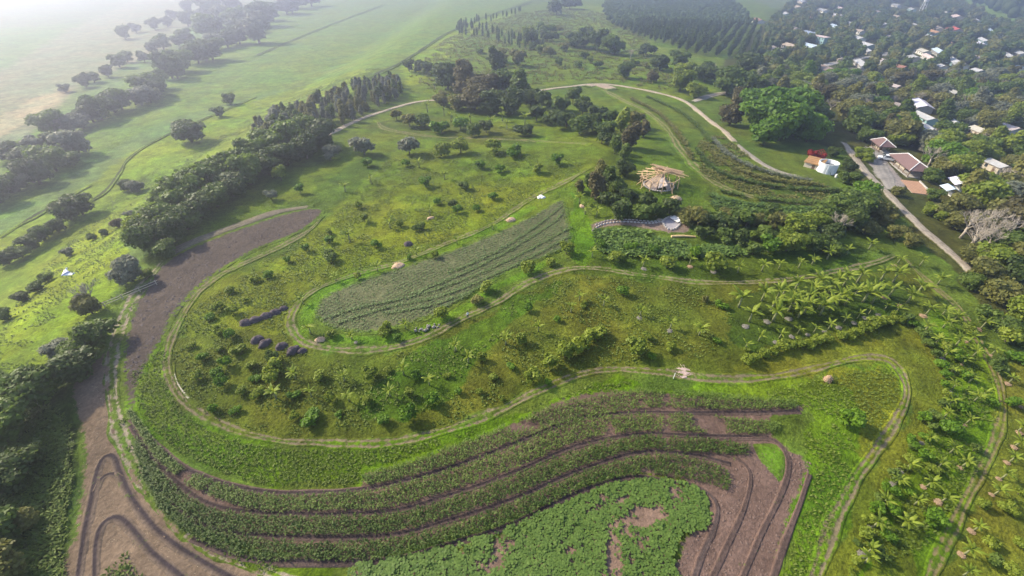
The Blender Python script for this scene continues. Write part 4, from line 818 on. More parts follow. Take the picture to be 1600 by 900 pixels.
trees('broadleaf_tree', 'beside the gate of the left farm road', [(208, 440, 24, 'grey'), (145, 490, 18, 'olive'), (232, 432, 9, 'lime')])
trees('broadleaf_tree', 'alone on the pale left pasture', [(300, 222, 25, 'dark'), (344, 182, 10, 'mid'), (361, 163, 11, 'mid'), (215, 300, 13, 'grey'), (200, 298, 10, 'dark')])
HL = [(130, 335, 26, 'dark'), (112, 344, 24, 'dark'), (92, 362, 18, 'dark'), (72, 375, 18, 'mid'), (55, 388, 18, 'dark'), (36, 402, 18, 'mid'), (15, 412, 18, 'dark'), (60, 455, 14, 'mid'), (75, 440, 12, 'mid'), (38, 470, 14, 'dark'), (10, 500, 14, 'mid'), (145, 375, 9, 'mid'), (165, 368, 8, 'mid'), (110, 400, 10, 'grey'), (185, 355, 12, 'brown'), (205, 340, 9, 'grey')]
HL = [(a, b, r * 0.82, k) for a, b, r, k in HL]
trees('hedgerow_tree', 'in the hedgerow below the left slope', HL, word='round')
FARL = (('in the hazy belt at the left edge', [(-20, 330), (25, 300), (60, 285), (95, 262), (130, 245)], 10, 21), ('in the belt above the lone tree', [(120, 210), (150, 195), (180, 180), (215, 165), (245, 150)], 9, 20),
    ('in the belt along the pale field', [(230, 150), (260, 130), (290, 112), (320, 95), (350, 75), (400, 70)], 13, 20), ('in the hazy belt near the top edge', [(330, 60), (355, 45), (385, 50), (420, 35), (450, 22), (480, 10)], 13, 19),
    ('beside the tan field in the haze', [(60, 235), (90, 205), (75, 250), (40, 250), (20, 245)], 6, 20), ('beyond the tan field in the haze', [(110, 140), (140, 130), (175, 120), (200, 105), (230, 95)], 7, 13),
    ('in the hazy clump at the top edge', [(300, 45), (330, 25), (350, 10), (320, 12), (370, 20)], 9, 18), ('in the row left of the top clump', [(200, 60), (240, 45), (280, 30), (310, 12)], 7, 10), ('in the small group amid pale fields', [(240, 80), (275, 75), (300, 72)], 4, 13))
for wh, line, n, r in FARL:
    c = catmull(line); ix = np.linspace(0, len(c) - 1, n).astype(int)
    trees('distant_tree', wh, [(c[i, 0] + random.uniform(-8, 8), c[i, 1] + random.uniform(-5, 5), r * random.uniform(0.7, 1.15), random.choice(('dark', 'mid', 'dark', 'grey'))) for i in ix], word='hazy')
# dark clump, centre
trees('broadleaf_tree', 'in the dark clump behind the bananas', [(700, 140, 24, 'dark'), (728, 150, 26, 'brown'), (758, 155, 26, 'brown'), (786, 150, 26, 'mid'), (812, 158, 24, 'mid'), (742, 172, 24, 'brown'), (770, 176, 24, 'dark'), (690, 165, 14, 'olive'), (800, 178, 22, 'dark'), (716, 172, 18, 'olive'), (830, 165, 18, 'dark'), (775, 120, 20, 'dark')], shp=('broad0', 'broad3', 'tall0', 'tall1'))
trees('broadleaf_tree', 'left of the timber hut', [(930, 312, 22, 'brown'), (935, 278, 16, 'olive'), (905, 300, 12, 'olive'), (918, 292, 12, 'mid'), (962, 300, 15, 'mid'), (975, 250, 14, 'mid'), (990, 200, 15, 'olive'), (985, 232, 22, 'brown'), (970, 205, 17, 'lime'), (960, 240, 15, 'mid'), (950, 295, 18, 'mid'), (975, 275, 15, 'dark'), (1005, 215, 14, 'brown')], shp=('tall0', 'tall1', 'broad2'))
trees('broadleaf_tree', 'beside the junction of the dirt road', [(1062, 142, 18, 'lime'), (1085, 152, 15, 'lime'), (1070, 120, 16, 'lime'), (975, 122, 14, 'mid'), (1030, 110, 16, 'dark'), (1018, 128, 10, 'brown'), (1135, 148, 26, 'mid'), (1100, 128, 20, 'dark'), (1060, 105, 16, 'mid'), (1160, 118, 22, 'dark')])
trees('broadleaf_tree', 'in the big bright grove above the white tank', [(1222, 200, 36, 'bright'), (1200, 205, 34, 'bright'), (1185, 205, 32, 'bright'), (1215, 220, 34, 'bright'), (1240, 212, 32, 'bright'), (1175, 180, 28, 'bright'), (1205, 180, 30, 'bright'), (1240, 185, 28, 'mid'), (1260, 222, 24, 'bright'), (1268, 195, 24, 'mid'), (1140, 195, 18, 'brown'), (1155, 168, 18, 'brown'), (1192, 226, 24, 'bright')])
trees('broadleaf_tree', 'in the grove between terraces and right road', [(1180, 352, 13, 'olive'), (1205, 340, 14, 'mid'), (1225, 352, 15, 'mid'), (1085, 345, 12, 'olive'), (1110, 352, 13, 'mid'), (1150, 345, 13, 'mid'), (1228, 392, 22, 'lime'), (1242, 372, 24, 'lime'), (1262, 362, 24, 'lime'), (1285, 352, 24, 'mid'), (1305, 342, 24, 'mid'), (1330, 340, 26, 'mid'), (1350, 335, 24, 'mid'), (1365, 345, 20, 'olive'), (1340, 318, 20, 'bright'), (1325, 360, 22, 'dark'), (1290, 378, 20, 'dark'), (1270, 390, 18, 'mid'), (1350, 365, 18, 'olive'), (1380, 352, 14, 'olive'), (1395, 372, 14, 'olive'), (1420, 385, 14, 'olive'), (1300, 398, 14, 'mid')])
trees('broadleaf_tree', 'between the pavilion and the right road', [(1335, 208, 22, 'mid'), (1352, 222, 16, 'mid'), (1343, 247, 12, 'lime'), (1354, 254, 9, 'lime'), (1400, 306, 9, 'olive'), (1450, 336, 12, 'lime'), (1395, 208, 18, 'bright'), (1410, 222, 18, 'bright'), (1425, 228, 16, 'mid'), (1452, 285, 15, 'mid'), (1455, 312, 12, 'mid'), (1470, 340, 16, 'olive'), (1490, 358, 18, 'olive'), (1468, 345, 11, 'lime'), (1318, 285, 12, 'mid'), (1322, 268, 12, 'dark'), (1330, 288, 12, 'mid'), (1300, 245, 10, 'dark')])
trees('broadleaf_tree', 'at the right edge beyond the dirt road', [(1530, 440, 26, 'olive'), (1555, 470, 26, 'olive'), (1545, 420, 26, 'lime'), (1590, 500, 24, 'lime'), (1580, 445, 26, 'dark'), (1515, 410, 18, 'olive'), (1510, 450, 16, 'mid'), (1598, 420, 26, 'dark'), (1565, 400, 24, 'mid'), (1525, 330, 20, 'mid'), (1590, 370, 26, 'mid'), (1560, 520, 18, 'mid'), (1597, 540, 16, 'mid')])
# scrub bushes on the meadow beyond the road
SC = [(q[0], q[1], random.uniform(5, 9), random.choice(('mid', 'olive', 'lime', 'mid'))) for q in spread([(690, 120), (720, 90), (800, 70), (830, 50), (900, 50), (960, 75), (1010, 90), (1030, 105), (960, 118), (880, 112), (800, 118)], 24, 0.6)]
SC += [(830, 70, 12, 'dark'), (855, 62, 12, 'dark'), (870, 20, 12, 'dark'), (890, 12, 12, 'dark'), (850, 50, 12, 'mid'), (900, 70, 15, 'dark'), (930, 75, 16, 'dark'), (915, 60, 12, 'dark'), (960, 82, 14, 'mid'), (1005, 85, 12, 'dark'), (640, 110, 9, 'dark'), (655, 112, 10, 'dark'), (670, 115, 9, 'dark'), (685, 120, 10, 'mid'), (780, 95, 12, 'olive'), (810, 100, 12, 'olive')]
shrubs('scrub_bush', 'on the meadow beyond the dirt road', SC, 'bush', 'spreading', 'scrub', ('scrub0', 'scrub1', 'shrub0'))
# plantations
tk = spread([(942, 18), (955, 2), (1040, -8), (1130, -2), (1175, 40), (1192, 85), (1140, 92), (1080, 84), (1020, 66), (960, 42)], 8.6, 0.16)
tk.sort(key=lambda q: -q[1])
trees('plantation_tree', 'in the dense dark plantation block beyond the road', [(u, v, 7, random.choice(('teak', 'teak', 'dark'))) for u, v in tk[:290]], word='young', shp=('slim0', 'slim1', 'slim2'), tr='slim', hgt=14, sq=0.72, count=False)
TEAK_REST = tk[290:]
tk2 = []
for line, n in (([(712, 48), (740, 46), (780, 56), (815, 68), (850, 74)], 26), ([(715, 42), (750, 36), (790, 26), (815, 18)], 20), ([(718, 54), (760, 60), (800, 72), (835, 80)], 18)):
    c = catmull(line); tk2 += [(c[i, 0] + random.uniform(-2, 2), c[i, 1] + random.uniform(-1.5, 1.5)) for i in np.linspace(0, len(c) - 1, n).astype(int)]
trees('plantation_tree', 'in the curved rows on the bright meadow', [(u, v, 7, 'teak') for u, v in tk2], word='young', shp=('slim0', 'slim1', 'slim2'), tr='slim', hgt=8, count=False)
# leafless trees
BT = {'in the village wood': [(1295, 178, 7.5), (1312, 160, 7), (1345, 180, 9), (1355, 170, 8), (1330, 170, 8), (1110, 120, 8.5), (985, 92, 7), (1008, 88, 6)],
      'in the pale copse beside the right road': [(1500, 372, 9.5), (1515, 385, 9), (1530, 372, 9.5), (1545, 385, 9), (1510, 395, 8), (1560, 375, 8), (1535, 395, 8)],
      'behind the pavilion': [(1448, 262, 8.5), (1455, 258, 8.5), (1465, 252, 8), (1440, 250, 7), (1480, 240, 7), (1550, 300, 9), (1575, 305, 9), (1585, 330, 8.5), (1560, 330, 8), (1480, 215, 7), (1455, 222, 7)],
      'in front of the grove by the terraces': [(1303, 368, 7.0)], 'at the left farm road': [(150, 478, 7.0)]}
for where, pts in BT.items():
    th = [(u, bare(PV(u, v), h_ / 7.0)) for u, v, h_ in pts]
    number(th, 'pale leafless tree, {n} from the left ' + where, 'bare tree', 'leafless trees ' + where)
# ---- houses are listed first so that the village trees keep clear of them
HOUSES = [  # ridge from pixel to pixel, width m, roof colour, words
    ((1274, 17), (1297, 22), 9, 'white', 'long white roof near the top of the village'), ((1245, 3), (1262, 7), 9, 'white', 'white roof at the top edge above the plantation corner'),
    ((1241, 12), (1253, 16), 8, 'tan', 'small tan roof below the top-edge white roof'), ((1222, 23), (1233, 28), 8, 'white', 'bright white roof right of the plantation block'),
    ((1175, 33), (1193, 39), 10, 'rust', 'rusty red roof against the plantation corner'), ((1200, 78), (1224, 90), 11, 'browngrey', 'big grey-brown shed roof at the village entrance'),
    ((1226, 74), (1243, 79), 8, 'tan', 'tan roof right of the big shed'), ((1271, 65), (1291, 70), 8, 'pink', 'two-storey pinkish block with dark windows'),
    ((1256, 54), (1273, 59), 9, 'blue', 'slate-blue roof behind the pinkish block'), ((1255, 74), (1274, 80), 9, 'paleblue', 'pale blue roof in thin smoke below the pinkish block'),
    ((1296, 43), (1311, 48), 8, 'paleblue', 'pale blue roof among dark trees'), ((1337, 69), (1364, 79), 7, 'grey', 'long grey roof beside the village road'),
    ((1333, 62), (1346, 66), 7, 'grey', 'short grey roof above the long grey roof'), ((1348, 80), (1359, 86), 5, 'white', 'small white roof next to the village road'),
    ((1339, 100), (1352, 111), 6, 'white', 'narrow white roof below the village road'), ((1281, 110), (1298, 117), 8, 'brown', 'brown roof among the nearest village trees'),
    ((1330, 51), (1347, 54), 7, 'tan', 'tan roof under tall thin trees'), ((1300, 25), (1316, 30), 8, 'white', 'white roof right of the long white roof'), ((1306, 14), (1318, 18), 7, 'pink', 'pinkish roof near the top centre of the village'),
    ((1413, 13), (1436, 22), 6, 'white', 'long thin white roof left of the water tower'), ((1387, 9), (1412, 14), 6, 'white', 'white roof far left of the water tower'),
    ((1482, 26), (1506, 36), 12, 'pink', 'large pale pink roof near the far green field'), ((1482, 47), (1500, 55), 12, 'red', 'bright red roof with white walls'),
    ((1447, 51), (1468, 58), 6, 'orange', 'orange roof left of the bright red roof'), ((1443, 59), (1453, 62), 5, 'white', 'small white roof under the orange roof'),
    ((1501, 62), (1513, 69), 5, 'white', 'short white roof below the bright red roof'), ((1517, 70), (1539, 80), 9, 'lilac', 'wide lilac-white shed roof'),
    ((1526, 62), (1545, 72), 5, 'grey', 'thin grey roof behind the lilac shed'), ((1425, 79), (1450, 88), 6, 'cream', 'long cream roof right of the village road'),
    ((1413, 89), (1431, 99), 7, 'white', 'white roof in front of the cream roof'), ((1458, 81), (1473, 90), 6, 'paleblue', 'pale blue striped roof right of the cream roof'),
    ((1483, 96), (1495, 105), 6, 'grey', 'grey roof in the middle of the village'), ((1494, 105), (1503, 109), 7, 'white', 'small square white roof below the grey roof'),
    ((1566, 88), (1580, 96), 5, 'white', 'thin white roof near the right edge'), ((1588, 87), (1597, 91), 6, 'white', 'white roof touching the right edge'),
    ((1517, 31), (1532, 42), 6, 'grey', 'grey roof beside the far green field'), ((1443, 91), (1455, 98), 5, 'pink', 'pinkish roof under the cream roof'), ((1461, 44), (1469, 52), 6, 'tan', 'tan gabled house left of the red roof'),
    ((1428, 165), (1443, 177), 7, 'lilac', 'steep lilac roof behind the pavilion wood'), ((1428, 184), (1454, 197), 5, 'white', 'long narrow white roof behind the pavilion wood'),
    ((1476, 195), (1495, 208), 6, 'grey', 'grey barrel-like roof among trees right of the narrow white roof'), ((1434, 204), (1458, 219), 6, 'grey', 'weathered grey roof in front of the narrow white roof'),
    ((1561, 206), (1583, 214), 8, 'pinkgrey', 'pinkish grey roof by the right edge'), ((1495, 130), (1511, 137), 8, 'rust', 'rusty roof hidden among mid-village trees'),
    ((1394, 172), (1426, 182), 8, 'browngrey', 'grey-brown sheet roof left of the narrow white roof'), ((1545, 264), (1558, 270), 4, 'white', 'small white roof under leafless trees'),
]
SMALL = []
for u, v in ((1262, 30), (1235, 45), (1320, 38), (1365, 20), (1375, 40), (1395, 28), (1352, 30), (1330, 8), (1370, 5), (1400, 55), (1420, 40), (1380, 60), (1310, 75), (1305, 95), (1375, 100), (1400, 110), (1465, 108), (1520, 95), (1545, 100), (1540, 50), (1555, 60), (1470, 20), (1455, 30), (1520, 115), (1565, 125), (1450, 130), (1480, 150), (1530, 160), (1585, 180), (1520, 210), (1390, 140), (1340, 130), (1585, 110), (1475, 70)):
    ln = random.uniform(8, 13) * (0.8 if v > 90 else 1.0); SMALL.append(((u, v), (u + ln, v + ln * random.uniform(0.2, 0.5)), random.uniform(4, 6), random.choice(('white', 'grey', 'tan', 'browngrey', 'pinkgrey', 'paleblue', 'rust', 'cream')), ''))
KEEP = [(0.5 * (a[0] + b[0]), 0.5 * (a[1] + b[1]), max(11, 0.8 * abs(b[0] - a[0]))) for a, b, *_ in HOUSES] + [(a[0] + 5, a[1] + 2, 6) for a, *_ in SMALL]
KEEP += [(1376, 232, 22), (1418, 258, 32), (1388, 250, 20), (1430, 285, 20), (1478, 300, 20), (1490, 288, 18), (1366, 245, 18), (1430, 340, 12), (1439, 18, 8)]
KEEP += [(u, v, 6) for u, v in [(1215, 100), (1250, 103), (1290, 101), (1330, 95), (1355, 91), (1380, 87), (1405, 80), (1430, 72)]]
VIL = [(1150, 135), (1185, 95), (1200, 45), (1235, 10), (1290, -5), (1420, -10), (1500, 8), (1560, 42), (1606, 70), (1606, 410), (1560, 400), (1500, 365), (1455, 300), (1400, 235), (1340, 205), (1280, 165), (1230, 155), (1180, 150)]
vt = []
for u, v in spread(VIL, 8.0, 0.5):
    if u > 1606: continue
    hp = 7.5 / px_scale(u, v)
    bad = any(abs(u - a) < 0.62 * r + 0.35 * hp and -0.35 * r < v - b < max(0.55 * r, 0.72 * hp) for a, b, r in KEEP)
    if not bad: vt.append((u, v))
random.shuffle(vt)
near = sorted(vt, key=lambda q: -q[1])
def vkey(): return random.choice(('mid', 'mid', 'mid', 'olive', 'olive', 'olive', 'brown', 'grey', 'grey', 'lime', 'lime', 'bright'))
front, back = near[:255], near[255:]
BARES = [front.pop(i) for i in sorted(random.sample(range(len(front)), 26), reverse=True)]
th = [(u, bare(PV(u, v), random.uniform(0.85, 1.2))) for u, v in BARES]; number(th, 'pale leafless tree, {n} from the left scattered through the village wood', 'bare tree', 'leafless trees scattered through the village wood')
LM = [(1215, 85, 'the big grey-brown shed'), (1280, 66, 'the pinkish two-storey block'), (1350, 72, 'the long grey roof'), (1345, 105, 'the narrow white village roof'), (1290, 114, 'the brown village roof'), (1436, 84, 'the long cream roof'), (1490, 50, 'the bright red roof'),
      (1528, 74, 'the lilac shed'), (1573, 92, 'the thin white edge roof'), (1435, 170, 'the steep lilac roof'), (1485, 200, 'the grey barrel roof'), (1572, 208, 'the pinkish grey edge roof'), (1503, 132, 'the rusty mid-village roof'), (1410, 175, 'the grey-brown sheet roof'),
      (1550, 267, 'the small white roof'), (1418, 258, 'the brown pavilion'), (1490, 290, 'the two small shelters'), (1220, 170, 'the bright grove'), (1590, 330, 'the right picture edge'), (1260, 140, 'the village entrance'), (1330, 150, 'the leafless village trees'), (1590, 150, 'the upper right edge')]
blocks = {}
for u, v in front: blocks.setdefault('near ' + near_mark(u, v, LM), []).append((u, v, random.uniform(3.3, 5.0) * (1.2 if v > 130 else 0.95) / px_scale(u, v), vkey()))
for where, pts in blocks.items(): trees('village_tree', where, pts, shp=('broad0', 'broad1', 'broad2', 'broad3', 'broad4', 'tall0'))
# what lies farther: one mass of tree tops
def wood(name, pts, lab, smin, smax, keys='mid', n=420, seed=5):
    lobes = []; gx, gy, gz = P([q[0] for q in pts], [q[1] for q in pts])
    for p in (Vector(q) for q in zip(gx, gy, gz)):
        s = random.uniform(smin, smax)
        for k in range(3): lobes.append((p.x + random.uniform(-.6, .6) * s, p.y + random.uniform(-.6, .6) * s, p.z + s * random.uniform(0.6, 1.3), s * random.uniform(.55, .8), s * random.uniform(.55, .8), s * random.uniform(.55, .9)))
    V, Fc, lv = crown_data('w', lobes, n * len(pts), 1.3, seed, core=0.85)
    return tag(link(name, npmesh(name, V, Fc, LEAF[keys], None, {'lv': lv})), lab, 'wood', kind='stuff')
bk = [back[i] for i in range(0, len(back))]
for i, (k, wd) in enumerate((('mid', 'green'), ('dark', 'dark green'), ('olive', 'olive'))):
    sel = bk[i::3]
    if sel: wood('far_wood', sel, f'{wd} mass of far tree tops between the highest village roofs', 3.2, 5.0, k, 90, 50 + i)
c = [(u, v) for u, v in spread([(1520, 4), (1570, 28), (1640, 62), (1640, 30), (1590, 4), (1540, -12)], 30, 0.5)]
wood('far_wood', c[:160], 'hazy blue belt of woods beyond the far green field', 9, 14, 'dark', 120, 60)

if TEAK_REST: wood('far_wood', TEAK_REST, 'deep green tops of the plantation block farther back', 3.0, 4.2, 'teak', 70, 63)
# ------------------------------------------------------------------ buildings
RC = {'white': (0.40, 0.40, 0.40), 'cream': (0.46, 0.43, 0.36), 'tan': (0.42, 0.34, 0.26), 'rust': (0.28, 0.13, 0.09), 'browngrey': (0.26, 0.22, 0.20), 'pink': (0.62, 0.48, 0.44),
      'blue': (0.22, 0.28, 0.38), 'paleblue': (0.46, 0.56, 0.66), 'grey': (0.45, 0.45, 0.46), 'brown': (0.20, 0.15, 0.12), 'red': (0.42, 0.07, 0.05), 'orange': (0.44, 0.24, 0.11), 'lilac': (0.58, 0.57, 0.68), 'pinkgrey': (0.42, 0.36, 0.35)}
def mat_sheet(name, col):
    m, nt, p, L = nodes(name)
    n = _noise(nt, 0.9, 6); st = _noise(nt, 4, 3)
    c = _mix(nt, _ramp(nt, n, 0, 1, 0.45, 0.75), col, tuple(0.6 * a + 0.4 * b for a, b in zip(col, (0.22, 0.14, 0.10))))
    L(_mul(nt, c, _ramp(nt, st, 0.85, 1.1)), p.inputs['Base Color']); p.inputs['Roughness'].default_value = 0.5
    return m
ROOF = {k: mat_sheet('roof_' + k, v) for k, v in RC.items()}
WALLM = [mat_plain('wall_white', (0.62, 0.60, 0.56), 0.9, 1.5, 0.15), mat_plain('wall_sand', (0.46, 0.40, 0.32), 0.9, 1.5, 0.2), mat_plain('wall_block', (0.34, 0.33, 0.32), 0.9, 1.5, 0.2), mat_plain('wall_teal', (0.24, 0.38, 0.38), 0.9, 1.5, 0.2)]
GLASS = mat_plain('window_dark', (0.035, 0.04, 0.045), 0.25, 2, 0.2, spec=0.5); DOORM = mat_plain('door_wood', (0.14, 0.085, 0.05), 0.7, 5, 0.3); TRIM = mat_plain('trim_white', (0.68, 0.67, 0.65), 0.7, 3, 0.1)
def corrugated(L, W, rise, t=0.10, pitch=0.5):
    """one slope of a sheet roof: real ridges along the fall; local x along the ridge, y down the slope"""
    n = max(6, int(L / pitch) * 2); xs = np.linspace(-L / 2, L / 2, n + 1); V = []; 
    for k, (yy, zz) in enumerate(((0, 0), (W, -rise))):
        for i, q in enumerate(xs): V.append((q, yy, zz + (0.06 if i % 2 else 0)))
    m = n + 1; V2 = [(a, b, c - t) for a, b, c in V]
    f = [(i, i + 1, m + i + 1, m + i) for i in range(n)] + [(2 * m + i + 1, 2 * m + i, 3 * m + i, 3 * m + i + 1) for i in range(n)]
    f += [(m + i, m + i + 1, 3 * m + i + 1, 3 * m + i) for i in range(n)] + [(i + 1, i, 2 * m + i, 2 * m + i + 1) for i in range(n)]
    f += [(0, m, 3 * m, 2 * m), (m - 1, 3 * m - 1, 4 * m - 1, 2 * m - 1)]
    return V + V2, [tuple(reversed(q)) for q in f]
def house(a, b, W, col, words, idx):
    pa, pb = PV(*a), PV(*b); c = (pa + pb) / 2; d = pb - pa; L = max(7.0, min(22, d.xy.length * 0.95)); W *= 0.95; ang = math.atan2(d.y, d.x)
    h = 5.6 if 'two-storey' in words else 2.8; c.z = float(T(c.x, c.y)) - 0.15
    o = empty('house', c, ang); wm = WALLM[idx % 4]; flat = 'two-storey' in words; rise = 0.3 if flat else W * 0.17
    wl = MB(); x, y = L / 2, W / 2
    v = [(-x, -y, 0), (x, -y, 0), (x, y, 0), (-x, y, 0), (-x, -y, h), (x, -y, h), (x, y, h), (-x, y, h), (-x, 0, h + rise - 0.15), (x, 0, h + rise - 0.15)]
    wl.add(v, [(0, 1, 5, 4), (2, 3, 7, 6), (1, 2, 6, 9, 5), (3, 0, 4, 8, 7), (4, 5, 9, 8), (6, 7, 8, 9)]); wl.build('wall', wm, o)
    ov = 0.55
    for s in (0, 1):
        V, f = corrugated(L + 2 * ov, W / 2 + ov, rise * (W / 2 + ov) / (W / 2))
        m = Matrix.Rotation(math.pi * s, 4, 'Z'); V = [m @ Vector(p) + Vector((0, 0, h + rise + 0.06)) for p in V]
        MB().add(V, f).build('roof_slope', ROOF[col], o)
    MB().tube([(-x - ov, 0, h + rise + 0.10), (x + ov, 0, h + rise + 0.10)], 0.10, 6).build('ridge_cap', ROOF[col], o)
    for side in (-1, 1):
        n = max(2, int(L / 3.2))
        for st in range(2 if flat else 1):
            for i in range(n):
                xx = -L / 2 + (i + 0.5) * L / n
                if st == 0 and i == n // 2 and side == -1:
                    MB().box((xx, side * (y + 0.03), 1.05), (1.0, 0.10, 2.1)).build('door', DOORM, o); continue
                wd = MB().box((xx, side * (y + 0.03), 1.6 + st * 2.8), (1.15, 0.10, 1.1)).build('window', GLASS, o)
                MB().box((xx, side * (y + 0.07), 1.02 + st * 2.8), (1.35, 0.18, 0.08)).build('sill', TRIM, wd)
    return tag(o, 'house with ' + words if not flat else 'house, a ' + words, 'house', 'village houses')
for i, (a, b, W, col, words) in enumerate(HOUSES): house(a, b, W, col, words, i)
RW_ = {'white': 'pale', 'grey': 'grey', 'tan': 'tan', 'browngrey': 'grey-brown', 'pinkgrey': 'pinkish grey', 'paleblue': 'bluish', 'rust': 'rusty', 'cream': 'cream'}; bys = {}
for i, (a, b, W, col, words) in enumerate(SMALL): bys.setdefault(col, []).append((a[0], house(a, b, W, col, words, i)))
for col, th in bys.items(): number(th, f'small half-hidden house with {RW_[col]} roof, ' + '{n} from the left in the village', 'house', f'small houses with {RW_[col]} roofs')
# water tower
p = PV(1439, 20); wt = tag(empty('water_tower', p), 'tall white water tower at the top edge over the village', 'water tower')
for s in ((-1, -1), (1, -1), (1, 1), (-1, 1)): MB().tube([(s[0] * 2.2, s[1] * 2.2, -0.2), (s[0] * 1.7, s[1] * 1.7, 13)], 0.45, 6).build('leg', TRIM, wt)
MB().tube([(0, 0, 12.8), (0, 0, 13.3), (0, 0, 18), (0, 0, 19.2)], [2.2, 2.9, 2.9, 0.4], 14).build('tank', TRIM, wt, True)
for z in (4.5, 9): MB().box((0, 0, z), (4.2, 0.3, 0.35)).box((0, 0, z + 0.36), (0.3, 4.2, 0.35)).build('brace', TRIM, wt)

# brown-roofed pavilion with white ridges
ROOFB = mat_plain('brown_tiles', (0.16, 0.10, 0.095), 0.75, 5, 0.25, 0.03); POSTM = mat_plain('timber_post', (0.20, 0.13, 0.08), 0.8, 5, 0.3); CONC = mat_plain('concrete', (0.36, 0.34, 0.32), 0.9, 2, 0.2, 0.01)
def hip_roof(o, L, W, z, rise, mat, cap=None, tiles=True):
    """four hipped slopes; each is its own part, courses of tiles stepped down the fall"""
    x, y, r = L / 2, W / 2, L / 2 - W / 2
    corners = [(-x, -y), (x, -y), (x, y), (-x, y)]; rid = [(-r, 0), (r, 0)]
    sl = [((-x, -y), (x, -y), (r, 0), (-r, 0)), ((x, y), (-x, y), (-r, 0), (r, 0)), ((x, -y), (x, y), (r, 0), (r, 0)), ((-x, y), (-x, -y), (-r, 0), (-r, 0))]
    n = 9
    for q in sl:
        e0, e1, t1, t0 = (Vector((a, b, 0)) for a, b in q); m = MB()
        for k in range(n):
            f0, f1 = k / n, (k + 1) / n; lo, hi = z + rise * f0 + 0.05, z + rise * f1
            a, b = e0.lerp(t0, f0), e1.lerp(t1, f0); c2, d2 = e1.lerp(t1, f1), e0.lerp(t0, f1)
            v = [(a.x, a.y, lo), (b.x, b.y, lo), (c2.x, c2.y, hi), (d2.x, d2.y, hi), (a.x, a.y, lo - 0.06), (b.x, b.y, lo - 0.06)]
            m.add(v, [(0, 1, 2, 3), (4, 5, 1, 0)])
        v = [(e0.x, e0.y, z - 0.1), (e1.x, e1.y, z - 0.1), (t1.x, t1.y, z + rise - 0.15), (t0.x, t0.y, z + rise - 0.15)]
        m.add(v, [(3, 2, 1, 0)]); m.build('roof_slope', mat, o)
    if cap:
        for a in corners:
            t = (r if a[0] > 0 else -r, 0); MB().tube([(a[0], a[1], z + 0.1), (t[0], t[1], z + rise + 0.06)], 0.15, 6).build('hip_cap', cap, o)
        MB().tube([(-r, 0, z + rise + 0.08), (r, 0, z + rise + 0.08)], 0.16, 6).build('ridge_cap', cap, o)
def pavilion(a, b, W, label, rot_off=0.0, cap=TRIM, h=2.7):
    pa, pb = PV(*a), PV(*b); c = (pa + pb) / 2; d = pb - pa; L = d.xy.length; c.z = float(T(c.x, c.y)) - 0.1
    o = empty('pavilion', c, math.atan2(d.y, d.x)); MB().box((0, 0, 0.1), (L, W, 0.5)).build('floor_slab', CONC, o)
    hip_roof(o, L + 1.0, W + 1.0, h, 1.9, ROOFB, cap)
    for i in range(5):
        for s in (-1, 1): MB().tube([(-L / 2 + 0.3 + i * (L - 0.6) / 4, s * (W / 2 - 0.3), 0.3), (-L / 2 + 0.3 + i * (L - 0.6) / 4, s * (W / 2 - 0.3), h + 0.1)], 0.13, 6).build('post', POSTM, o)
    MB().box((-L * 0.2, 0.6, 1.5), (L * 0.5, W * 0.55, 2.5)).build('inner_wall', WALLM[1], o)
    MB().box((L * 0.05 + 0.06, -0.2, 1.35), (0.08, 1.0, 2.1)).build('door', DOORM, o)
    MB().box((0, -W / 2 + 0.15, 0.9), (L - 0.8, 0.08, 0.10)).build('rail', POSTM, o)
    return tag(o, label, 'pavilion')
pavilion((1402, 254), (1433, 279), 6.4, 'brown hip-roofed open pavilion with white ridge lines beside the yard')
pavilion((1368, 230), (1381, 240), 4.6, 'smaller dark brown-roofed pavilion above the white pickup')
make_field('yard', [(1345, 232), (1362, 232), (1385, 250), (1405, 272), (1418, 290), (1405, 300), (1388, 290), (1368, 272), (1350, 252)], (0.23, 0.20, 0.185), off=0.10)
# brick terrace in front of the pavilion: each slab its own piece
BRICKO = mat_plain('terrace_brick', (0.33, 0.19, 0.12), 0.9, 2.5, 0.3, 0.01)
q0, q1 = PV(1420, 284), PV(1440, 304); d = q1 - q0; tl = max(6.0, d.xy.length); tc = (q0 + q1) / 2; tc.z = float(T(tc.x, tc.y))
te = tag(empty('terrace', tc, math.atan2(d.y, d.x)), 'orange brick terrace in front of the brown pavilion', 'terrace')
MB().box((0, 0, 0.05), (tl, 5.2, 0.3)).build('base', CONC, te)
slab = MB().box((0, 0, 0), (tl / 8 - 0.05, 0.82, 0.10)).mesh('slab', BRICKO)
for i in range(8):
    for j in range(6): link('slab', slab, te, (-tl / 2 + (i + 0.5) * tl / 8, -2.6 + (j + 0.5) * 5.2 / 6, 0.255 + random.uniform(-.012, .012)))
MB().box((0, 2.75, 0.35), (tl, 0.28, 0.7)).build('edge_wall', CONC, te)
